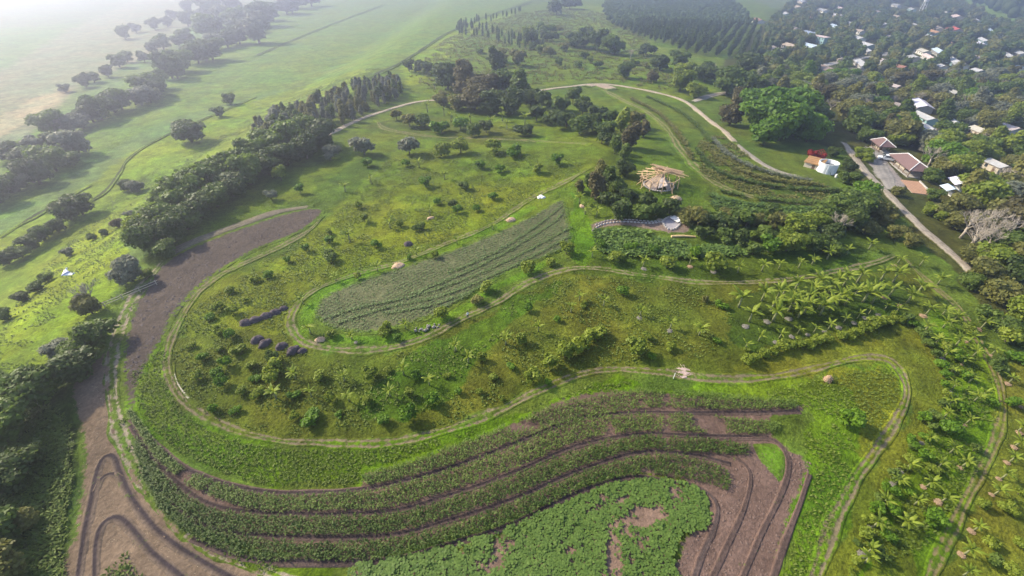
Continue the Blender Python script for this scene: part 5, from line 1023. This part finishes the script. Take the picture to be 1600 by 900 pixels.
# two small sheet-roofed shelters
for a, b, col, lab in (((1471, 299), (1486, 310), 'paleblue', 'small shelter with pale blue sheet roof, nearer of two beside the pavilion'), ((1484, 287), (1499, 301), 'lilac', 'small shelter with lilac-white folded roof, farther of two beside the pavilion')):
    pa, pb = PV(*a), PV(*b); c = (pa + pb) / 2; d = pb - pa; L = d.xy.length * 0.8; c.z = float(T(c.x, c.y)) - 0.1; o = empty('shelter', c, math.atan2(d.y, d.x))
    for s in (0, 1):
        V, f = corrugated(L, 1.9, 0.8); m = Matrix.Rotation(math.pi * s, 4, 'Z'); MB().add([m @ Vector(p_) + Vector((0, 0, 3.0)) for p_ in V], f).build('roof_slope', ROOF[col], o)
    for sx in (-1, 1):
        for sy in (-1, 1): MB().tube([(sx * (L / 2 - .3), sy * 1.6, -0.1), (sx * (L / 2 - .3), sy * 1.6, 2.35)], 0.07, 6).build('post', POSTM, o)
    MB().box((0, 0.9, 0.75), (L * 0.7, 1.0, 1.5)).build('crate_wall', WALLM[0], o); tag(o, lab, 'shelter', 'shelters by the pavilion')
# white pickup in the yard
CARW = mat_plain('car_paint', (0.74, 0.75, 0.77), 0.3, 2, 0.05, spec=0.5); TYRE = mat_plain('tyre', (0.03, 0.03, 0.03), 0.9, 8, 0.2); RIMM = mat_plain('rim', (0.45, 0.45, 0.46), 0.4, 8, 0.1, metal=0.8)
p = PV(1386, 251, 0.2); car = tag(empty('pickup_truck', p, R(150), 1.25), 'white pickup truck parked in the dirt yard between two pavilions', 'pickup')
MB().add([(-2.5, -.9, .45), (2.5, -.9, .45), (2.5, .9, .45), (-2.5, .9, .45), (-2.5, -.92, 1.0), (2.45, -.88, .95), (2.45, .88, .95), (-2.5, .92, 1.0)], [(3, 2, 1, 0), (4, 5, 6, 7), (0, 1, 5, 4), (1, 2, 6, 5), (2, 3, 7, 6), (3, 0, 4, 7)]).build('body', CARW, car)
MB().add([(-.5, -.86, 1.0), (1.5, -.86, .97), (1.5, .86, .97), (-.5, .86, 1.0), (-.3, -.7, 1.65), (.75, -.7, 1.65), (.75, .7, 1.65), (-.3, .7, 1.65)], [(4, 5, 6, 7), (0, 1, 5, 4), (2, 3, 7, 6), (3, 0, 4, 7), (1, 2, 6, 5)]).build('cabin', CARW, car)
MB().add([(1.46, -.74, 1.04), (1.46, .74, 1.04), (.82, .62, 1.62), (.82, -.62, 1.62)], [(0, 1, 2, 3)]).build('windscreen', GLASS, car)
for s in (-1, 1): MB().add([(-.35, s * .875, 1.08), (1.2, s * .875, 1.08), (.72, s * .74, 1.58), (-.25, s * .74, 1.58)], [(0, 1, 2, 3) if s < 0 else (3, 2, 1, 0)]).build('side_window', GLASS, car)
MB().box((-1.55, 0, 1.005), (1.7, 1.5, 0.02)).build('cargo_bed', TYRE, car)
for sx in (-1.55, 1.55):
    for s in (-1, 1):
        wh = MB().tube([(sx, s * .72, .38), (sx, s * .93, .38)], 0.38, 14).build('wheel', TYRE, car); MB().tube([(sx, s * .925, .38), (sx, s * .95, .38)], 0.2, 10).build('rim', RIMM, wh)
for s in (-1, 1): MB().box((2.48, s * .65, .8), (0.06, .3, .16)).build('headlight', TRIM, car)
# white round water tank, open top, ribbed panels
TANKM = mat_plain('tank_white', (0.70, 0.71, 0.74), 0.6, 2, 0.12); WATER = mat_plain('tank_water', (0.05, 0.07, 0.08), 0.08, 0.7, 0.3, spec=0.5)
p = PV(1290, 268); tk_ = tag(empty('water_tank', p), 'round open-topped white water tank beside the orange-roofed shed', 'water tank'); RT, HT = 2.9, 3.2
NP = 14
for k in range(NP):
    a0, a1 = 2 * math.pi * k / NP + 0.012, 2 * math.pi * (k + 1) / NP - 0.012; m = MB(); v = []
    for j in range(4):
        a = a0 + (a1 - a0) * j / 3
        for rd, z in ((RT + 0.05 * (1 if j in (1, 2) else 0), -0.3), (RT + 0.05 * (1 if j in (1, 2) else 0), HT), (RT - 0.12, HT), (RT - 0.12, -0.3)): v.append((rd * math.cos(a), rd * math.sin(a), z))
    f = []
    for j in range(3):
        for e in range(3): f.append((j * 4 + e, (j + 1) * 4 + e, (j + 1) * 4 + e + 1, j * 4 + e + 1))
    m.add(v, f + [(0, 1, 2, 3), (15, 14, 13, 12)]); m.build('panel', TANKM, tk_)
ring = MB(); ring.tube([((RT + .02) * math.cos(a), (RT + .02) * math.sin(a), HT + 0.04) for a in np.linspace(0, 2 * math.pi, 33)], 0.13, 6, False); ring.build('rim', TRIM, tk_)
MB().tube([(0, 0, 0), (0, 0, 2.1)], RT - 0.14, 28).build('water', WATER, tk_)
MB().box((0.5, -1.5, 2.12), (0.7, 0.5, 0.10)).build('float', TRIM, tk_)
pm = tag(empty('pump_drum', PV(1306, 277)), 'small white drum with pipe at the foot of the round tank', 'drum')
MB().tube([(0, 0, -0.1), (0, 0, 0.9), (0, 0, 1.05)], [0.42, 0.42, 0.3], 12).build('drum', TRIM, pm); MB().tube([(-.3, .2, .2), (-1.2, .9, .2), (-1.6, 1.3, 1.2)], 0.06, 6).build('pipe', GLASS, pm)
# orange-roofed shed with red-flowering shrub behind
p = PV(1270, 262); sh = tag(empty('shed', p, R(-48)), 'small shed with sloping orange tile roof left of the white tank', 'shed')
MB().box((0, 0, 0.95), (5.2, 3.2, 2.1)).build('wall', WALLM[1], sh)
TILEO = mat_plain('orange_tiles', (0.44, 0.26, 0.12), 0.8, 2, 0.25, 0.02); tile = MB().tube([(0, 0, 0), (0, -0.95, -0.26)], [0.13, 0.15], 6).mesh('tile_row', TILEO)
MB().add([(-2.9, 2.0, 3.0), (2.9, 2.0, 3.0), (2.9, -2.1, 1.9), (-2.9, -2.1, 1.9), (-2.9, 2.0, 2.9), (2.9, 2.0, 2.9), (2.9, -2.1, 1.8), (-2.9, -2.1, 1.8)], [(3, 2, 1, 0), (4, 5, 6, 7), (0, 1, 5, 4), (2, 3, 7, 6), (1, 2, 6, 5), (3, 0, 4, 7)]).build('roof', TILEO, sh)
for i in range(20):
    for j in range(4): link('tile_row', tile, sh, (-2.75 + i * 0.29, 1.95 - j * 1.02, 3.03 - j * 0.274))
MB().box((0.4, -1.62, 0.9), (0.9, 0.08, 1.9)).build('door', DOORM, sh)
fr = tag(empty('red_frame', PV(1275, 246), 0.4, 0.75), 'rusty red metal frame standing behind the orange-roofed shed', 'frame'); REDM = mat_plain('red_metal', (0.40, 0.035, 0.035), 0.6, 4, 0.3)
for i in range(5):
    MB().tube([(-3 + i * 1.5, -1.6, -.1), (-3 + i * 1.5, -1.5, 2.6), (-3 + i * 1.5, 0, 3.6), (-3 + i * 1.5, 1.5, 2.6), (-3 + i * 1.5, 1.6, -.1)], 0.11, 6).build('hoop', REDM, fr)
for y_, z_ in ((-1.5, 2.6), (0, 3.6), (1.5, 2.6)): MB().tube([(-3.2, y_, z_ + .06), (3.2, y_, z_ + .06)], 0.09, 6).build('purlin', REDM, fr)
shrubs('flowering_shrub', 'behind the orange-roofed shed', [(1266, 246, 8, 'red'), (1280, 248, 6, 'red')], 'shrub', 'low')

# ------------------------------------------------------------------ timber hut under construction
WOODM = mat_plain('peeled_poles', (0.50, 0.34, 0.20), 0.75, 5, 0.3); MATM = mat_plain('woven_mats', (0.36, 0.27, 0.21), 0.9, 7, 0.3, 0.02, col2=(0.52, 0.40, 0.32)); STONE = mat_plain('pale_stone', (0.38, 0.345, 0.32), 0.9, 4, 0.25, 0.02)
p = PV(1029, 290); p.z += 0.05; hut = tag(empty('timber_hut', p), 'round timber hut with bristling pale pole roof frame and tan mat walls', 'hut')
hut.scale = (1.0, 1.0, 0.74); rr2 = random.Random(11)
stone = MB(); bm = bmesh.new(); bmesh.ops.create_icosphere(bm, subdivisions=1, radius=0.5)
for v_ in bm.verts: v_.co *= rr2.uniform(0.85, 1.12)
stone.add([v_.co.copy() for v_ in bm.verts], [tuple(q.index for q in f_.verts) for f_ in bm.faces]); bm.free(); stone = stone.mesh('stone', STONE)
for i in range(40):
    a = 2 * math.pi * i / 40; link('stone', stone, hut, (4.4 * math.cos(a), 4.4 * math.sin(a), 0.22), (rr2.random() * 3, rr2.random() * 3, rr2.random() * 3), (0.75, 0.7, 0.85))
for i in range(9):    # leaning mats: a faceted cone with its doorway towards the camera
    a0 = -math.pi / 2 + 0.38 + i * (2 * math.pi - 0.76) / 9; a1 = a0 + (2 * math.pi - 0.76) / 9 - 0.03
    w0, w1 = 3.9, 0.9; v = []
    for off in (0, -0.12):
        for (a, r_, z_) in ((a0, w0, 0.1), (a1, w0, 0.1), (a1, w1, 4.6), (a0, w1, 4.6)): v.append(((r_ + off) * math.cos(a), (r_ + off) * math.sin(a), z_))
    MB().add(v, [(0, 1, 2, 3), (7, 6, 5, 4), (0, 4, 5, 1), (1, 5, 6, 2), (3, 2, 6, 7), (0, 3, 7, 4)]).build('wall_mat', MATM, hut)
MB().add([(-1.5, -4.3, 1.3), (1.3, -4.2, 2.6), (0.3, -1.6, 4.5), (-0.6, -1.4, 4.5), (-1.5, -4.3, 1.2), (1.3, -4.2, 2.5), (0.3, -1.6, 4.4), (-0.6, -1.4, 4.4)], [(0, 1, 2, 3), (7, 6, 5, 4), (0, 4, 5, 1), (1, 5, 6, 2), (2, 6, 7, 3), (3, 7, 4, 0)]).build('door_flap', mat_plain('canvas', (0.62, 0.52, 0.45), 0.9, 4, 0.12), hut)
for i in range(10):
    a = 2 * math.pi * i / 10 + 0.2; MB().tube([(5.6 * math.cos(a), 5.6 * math.sin(a), -0.2), (5.5 * math.cos(a), 5.5 * math.sin(a), 4.1 + 0.2 * (i % 2))], 0.15, 6).build('post', WOODM, hut)
    b = a + 2 * math.pi / 10; MB().tube([(5.6 * math.cos(a), 5.6 * math.sin(a), 4.15), (5.6 * math.cos(b), 5.6 * math.sin(b), 4.28)], 0.13, 6).build('ring_beam', WOODM, hut)
for i in range(17):   # reciprocal rafters, each lying on the next
    a = 2 * math.pi * i / 22; b = a + 1.9 + rr2.uniform(-.12, .12); r0 = rr2.uniform(6.0, 7.2); r1 = rr2.uniform(0.9, 1.8)
    q0 = Vector((r0 * math.cos(a), r0 * math.sin(a), 3.9 + rr2.uniform(-.1, .15))); q1 = Vector((r1 * math.cos(b), r1 * math.sin(b), 5.9 + rr2.uniform(-.5, 1.2))); e = q1 + (q1 - q0).normalized() * rr2.uniform(0.5, 2.0)
    MB().tube([q0, (q0 + e) / 2 + Vector((0, 0, 0.08)), e], [0.15, 0.13, 0.09], 6).build('rafter', WOODM, hut)
for i in range(26):   # loose poles stacked over the frame on its right
    y_ = rr2.uniform(-1.5, 3.5); z_ = 5.0 + rr2.uniform(0, 1.2); x0 = rr2.uniform(-2.5, 0.5); x1 = rr2.uniform(5.5, 7.5)
    MB().tube([(x0, y_ + rr2.uniform(0, 1.5), z_ + 0.9), (x1, y_ - rr2.uniform(0.5, 2.5), z_ - 0.7)], [0.13, 0.09], 6).build('loose_pole', WOODM, hut)
for a in (3.0, 3.5, 2.6, 5.1): MB().tube([(6.6 * math.cos(a), 6.6 * math.sin(a), -.1), (3.0 * math.cos(a + .2), 3.0 * math.sin(a + .2), 5.2)], 0.11, 6).build('brace', WOODM, hut)
BRUSH = mound_mesh('brush', mat_plain('dry_brush', (0.40, 0.30, 0.19), 0.95, 6, 0.4), 31, 1.5, 0.9, 120)
tag(link('brush_pile', BRUSH, None, PV(1056, 311), (0, 0, 1)), 'tan pile of dry brush on the grass right below the timber hut', 'brush pile')
tag(link('brush_pile', BRUSH, None, PV(1030, 344), (0, 0, 2), 0.5), 'little brush heap just above the channel basin', 'brush pile')
log = MB().tube([(-3.2, 0, .3), (0, .2, .34), (3.0, -.1, .28)], [0.34, 0.3, 0.22], 9).build('log', mat_plain('cut_log', (0.58, 0.40, 0.20), 0.8, 5, 0.3)); log.location = PV(1068, 371); tag(log, 'pale orange felled log lying below the channel basin', 'log')

# ------------------------------------------------------------------ stone channel and basin
make_field('earth_cut', [(918, 352), (935, 344), (975, 340), (1020, 344), (1045, 338), (1062, 334), (1078, 345), (1082, 362), (1060, 368), (1020, 362), (980, 356), (945, 358), (925, 364)], (0.17, 0.125, 0.10), off=0.09)
ch = tag(empty('stone_channel', PV(985, 352)), 'curved stone-lined water channel cut in brown earth below the hut', 'channel'); org = ch.location.copy()
for k, (pts, nm) in enumerate((([(926, 361), (938, 353), (955, 349), (975, 347.5), (1000, 349), (1018, 350), (1035, 347)], 'outer_wall'), ([(932, 352), (950, 345.5), (975, 344), (1000, 345.5), (1020, 347), (1033, 344)], 'inner_wall'))):
    l = ground_line(pts, 0.9)
    for i in range(len(l)):     # each kerb stone a piece of its own
        z_ = float(T(*l[i])); a = math.atan2(*(l[min(i + 1, len(l) - 1)] - l[max(i - 1, 0)])[::-1])
        st = link('stone', stone, ch, Vector((l[i][0], l[i][1], z_ + 0.22)) - org, (0, 0, a + random.uniform(-.15, .15)), (1.0, 0.55 if k == 0 else 0.4, 0.75 if k == 0 else 0.5))
ba = tag(empty('stone_basin', PV(1050, 352)), 'grey stone-rimmed basin with a white slab at the channel end', 'basin'); org = ba.location.copy()
rimp = poly_ground([(1034, 348), (1040, 356), (1047, 360), (1056, 358), (1062, 352), (1063, 346), (1052, 340), (1042, 342)], 0.75)
for i in range(len(rimp)):
    link('stone', stone, ba, Vector((rimp[i][0], rimp[i][1], float(T(*rimp[i])) + 0.3)) - org, (0, 0, random.random() * 3), (0.8, 0.7, 0.9))
cen = rimp.mean(0); V = [Vector((a, b, float(T(a, b)) + 0.24)) - org for a, b in rimp]; MB().add(V, [tuple(range(len(V)))]).build('basin_floor', mat_plain('grey_render', (0.27, 0.25, 0.27), 0.7, 1.5, 0.2), ba)
q0, q1 = PV(1050, 342), PV(1062, 350); d = q1 - q0; MB().box((0, 0, 0), (d.xy.length, 1.7, 0.18), Matrix.Rotation(R(8), 3, 'X')).build('cover_slab', TRIM, ba, loc=(q0 + q1) / 2 - org + Vector((0, 0, 0.75)), rot=(0, 0, math.atan2(d.y, d.x)))

# ------------------------------------------------------------------ heaps, sacks, post, person, aircraft
HEAPM = mat_plain('dark_compost', (0.085, 0.066, 0.072), 0.95, 5, 0.3, 0.03)
HEAP = [mound_mesh('heap', HEAPM, 40 + i, 1.0, 0.75, 0, 0.75, 0.22) for i in range(3)]
th = []
for u, v, s, a in ((384, 505, 1.25, .3), (399, 501, 1.35, .4), (416, 495, 1.35, .5), (430, 489, 1.2, .5), (443, 483, 1.0, .6)): th.append((u, link('compost_heap', random.choice(HEAP), None, PV(u, v), (0, 0, a), s)))
number(th, 'dark compost heap, {n} from the left in the upper joined row', 'heap', 'upper row of compost heaps')
th = []
for u, v, s, a in ((402, 532, 1.35, .9), (414, 538, 1.35, .9), (440, 542, 1.25, .8), (458, 549, 1.4, .9), (472, 549, 0.9, 1.0)): th.append((u, link('compost_heap', random.choice(HEAP), None, PV(u, v), (0, 0, a), s)))
number(th, 'dark compost heap, {n} from the left in the lower row', 'heap', 'lower row of compost heaps')
tag(link('compost_heap', HEAP[0], None, PV(638, 382), (0, 0, .4), 1.2), 'single dark compost heap on the upper orchard grass', 'heap')
SANDM = mat_plain('tan_earth', (0.42, 0.29, 0.19), 0.95, 4, 0.3, 0.02)
for i, (u, v, s, lab) in enumerate(((622, 416, 1.5, 'tan earth heap on the verge above the bean field'), (798, 344, 1.4, 'pinkish earth heap beside the track end of the bean field'), (673, 341, 1.0, 'small tan heap in the upper orchard beside a banana plant'), (500, 531, 1.0, 'small tan heap at the left tip of the bean field'), (912, 322, 1.3, 'tan earth heap by the banana clump left of the channel'))):
    tag(link('earth_heap', mound_mesh('heap', SANDM, 60 + i, 1.0, 0.5, 20, 0.8, 0.25), None, PV(u, v), (0, 0, .5), s), lab, 'heap')
rubble = stone.copy(); rubble.materials.clear(); rubble.materials.append(mat_plain('rubble_stone', (0.24, 0.215, 0.185), 0.95, 4, 0.35)); rb = tag(empty('rubble_pile', PV(668, 513)), 'pale stone rubble pile on the verge below the bean field', 'rubble')
for i in range(26):
    a = random.uniform(-2.6, 2.6); b = random.uniform(-.7, .7); link('stone', rubble, rb, (a, b + a * .35, 0.25 * random.random() + .12), (random.random() * 3, random.random() * 3, 0), random.uniform(0.3, 0.75))
tag(link('straw_clump', mound_mesh('straw', STRAW, 71, 0.7, 1.0, 80, 0.8, 0.3), None, PV(1293, 594), (0, 0, 0), 1.1), 'pinkish straw clump in the grass inside the right bend', 'straw')
tag(link('straw_clump', mound_mesh('straw', mat_plain('pale_scrape', (0.42, 0.31, 0.27), 0.95, 4, 0.3), 72, 1.6, 0.12, 40, 0.9, 0.3), None, PV(1066, 580), (0, 0, .3), 1.0), 'low pinkish litter patch beside the long bend track', 'litter')
po = MB().tube([(0, 0, -.2), (.03, 0, 1.5)], [.07, .06], 7).build('marker_post', TRIM); po.location = PV(1052, 592); tag(po, 'thin pale marker post below the long bend track', 'post')
sk = mat_plain('sack_white', (0.72, 0.71, 0.69), 0.85, 6, 0.12); th = []
for i, (u, v) in enumerate(((842, 309), (846, 307), (849, 309))):
    th.append((u, link('sack', mound_mesh('sack', sk, 80 + i, 0.55, 0.5, 0, 1.5, 0.15), None, PV(u, v), (0, 0, i), 1.0)))
number(th, 'white sack, {n} from the left beside the bean field track', 'sack', 'white sacks by the track')
gt = tag(empty('gate_rails', PV(207, 462), R(52)), 'pale timber rails at the gate of the left farm road', 'fence')
for i in range(4): MB().tube([(-5 + i * 3.3, 0, -.2), (-5 + i * 3.3, 0, 1.3)], 0.11, 7).build('post', PALEBARK, gt)
for z_ in (0.5, 1.05): MB().tube([(-5.4, 0.12, z_), (5.3, 0.12, z_ + .03)], 0.08, 6).build('rail', PALEBARK, gt)
# person on the track: one skinned body
def person(loc, rz):
    j = {'pel': (0, 0, .95), 'waist': (0, 0, 1.12), 'chest': (0, .01, 1.35), 'neck': (0, 0, 1.50), 'head': (0, -.02, 1.64), 'top': (0, 0, 1.74)}
    V = [j[k] for k in ('pel', 'waist', 'chest', 'neck', 'head', 'top')]; rad = [.15, .14, .16, .06, .10, .07]; E = [(i, i + 1) for i in range(5)]
    for s in (-1, 1):
        n = len(V); V += [(s * .10, 0, .88), (s * .12, -.03 * s, .50), (s * .12, .02, .09), (s * .13, -.15, .05)]; rad += [.10, .07, .05, .045]; E += [(0, n), (n, n + 1), (n + 1, n + 2), (n + 2, n + 3)]
        n = len(V); V += [(s * .19, 0, 1.42), (s * .26, .02, 1.14), (s * .27, -.08, .90), (s * .27, -.11, .80)]; rad += [.065, .05, .038, .035]; E += [(2, n), (n, n + 1), (n + 1, n + 2), (n + 2, n + 3)]
    me = bpy.data.meshes.new('body'); me.from_pydata(V, E, [])
    m, nt, pr, L_ = nodes('clothes'); tc = nt.nodes.new('ShaderNodeTexCoord'); sx = nt.nodes.new('ShaderNodeSeparateXYZ'); L_(tc.outputs['Object'], sx.inputs[0])
    r_ = nt.nodes.new('ShaderNodeValToRGB'); r_.color_ramp.interpolation = 'CONSTANT'; mr = _ramp(nt, sx.outputs[2], 0, 1, 0, 2.0); L_(mr, r_.inputs[0]); L_(r_.outputs[0], pr.inputs['Base Color'])
    el = r_.color_ramp.elements; el[0].color = (.05, .06, .10, 1); el[1].position = .49; el[1].color = (.70, .70, .68, 1); e2 = el.new(.752); e2.color = (.22, .13, .09, 1)
    me.materials.append(m); o = link('body', me, None); sm = o.modifiers.new('skin', 'SKIN'); o.modifiers.new('sub', 'SUBSURF').levels = 1
    o.modifiers['sub'].render_levels = 1
    for i, v_ in enumerate(me.skin_vertices[0].data): v_.radius = (rad[i], rad[i]); v_.use_root = (i == 0)
    return o
pe = tag(empty('person', PV(731, 497), R(40)), 'person in pale shirt and dark trousers standing on the track', 'person'); b_ = person(None, 0); b_.parent = pe
hb = bmesh.new(); bmesh.ops.create_uvsphere(hb, u_segments=12, v_segments=8, radius=.115)
for v_ in list(hb.verts):
    if v_.co.z < -0.01: hb.verts.remove(v_)
hm = bpy.data.meshes.new('hair'); hb.to_mesh(hm); hb.free(); hm.materials.append(TYRE); link('hair', hm, pe, (0, .015, 1.68))
# flying-wing model aircraft over the left slope
def at(u, v, z): k = (CAMZ - z) / (F * SP + (v - 450) * CP); return Vector(((u - 800) * k, (F * CP - (v - 450) * SP) * k, z))
FOAM = mat_plain('white_foam', (0.80, 0.80, 0.80), 0.5, 4, 0.04); LIL = mat_plain('lilac_panel', (0.42, 0.41, 0.54), 0.5, 4, 0.08)
ac = tag(empty('model_aircraft', at(104, 427, 22), R(-118), 1.12), 'white flying-wing model aircraft hovering over the left grassy slope', 'aircraft'); ac.rotation_euler = (R(-14), R(4), R(-118))
prof = [(0.45, 0.02, 0.0), (0.30, 0.05, 0.0), (0.0, 0.045, 0.0), (-0.25, 0.01, 0.0)]
for s in (-1, 1):
    v = []
    for yy, xo, k in ((0.14, 0.0, 1.0), (0.72, -0.42, 0.48)):
        for x_, t_, _ in prof: v.append((x_ * k + xo * 0.8, s * yy, t_ * k + 0.02))
        for x_, t_, _ in prof: v.append((x_ * k + xo * 0.8, s * yy, -t_ * k * 0.5))
    f = [(0, 1, 9, 8), (1, 2, 10, 9), (2, 3, 11, 10), (4, 12, 13, 5), (5, 13, 14, 6), (6, 14, 15, 7), (0, 8, 12, 4), (3, 7, 15, 11), (8, 9, 13, 12), (9, 10, 14, 13), (10, 11, 15, 14), (0, 4, 5, 1), (1, 5, 6, 2), (2, 6, 7, 3)]
    wing = MB().add(v, f if s > 0 else [tuple(reversed(q)) for q in f]).build('wing', FOAM, ac)
    MB().box((-0.46, s * 0.725, 0.10), (0.26, 0.018, 0.24)).build('winglet', FOAM, wing); MB().add([(-0.27, s * .16, .055), (-0.28, s * .62, .04), (-0.40, s * .62, .03), (-0.36, s * .16, .04)], [(0, 1, 2, 3) if s < 0 else (3, 2, 1, 0)]).build('elevon', LIL, wing)
MB().tube([(0.62, 0, 0.0), (0.5, 0, 0.02), (0.2, 0, 0.05), (-0.2, 0, 0.05), (-0.36, 0, 0.03)], [0.03, 0.10, 0.16, 0.15, 0.07], 10).build('fuselage', LIL, ac, True)
pr_ = MB().tube([(-0.36, 0, 0.03), (-0.44, 0, 0.03)], 0.03, 8).build('motor', TYRE, ac); MB().box((-0.43, 0, 0.03), (0.015, 0.34, 0.03)).build('propeller', TYRE, pr_)

# ------------------------------------------------------------------ the hazy air, brightest towards the sun
hz, nt, pr, L_ = nodes('haze'); nt.nodes.remove(pr)
pv = nt.nodes.new('ShaderNodeVolumePrincipled'); pv.inputs['Color'].default_value = (0.74, 0.78, 1.0, 1); pv.inputs['Density'].default_value = HAZE_DENSITY; pv.inputs['Anisotropy'].default_value = HAZE_G
L_(pv.outputs[0], nt.nodes['Material Output'].inputs['Volume'])
HB = 7200; zb, zt = -24.0, 66.0
tag(MB().box((0, 0, (zb + zt) / 2), (2 * HB, 2 * HB, zt - zb)).build('haze', hz), kind='stuff')
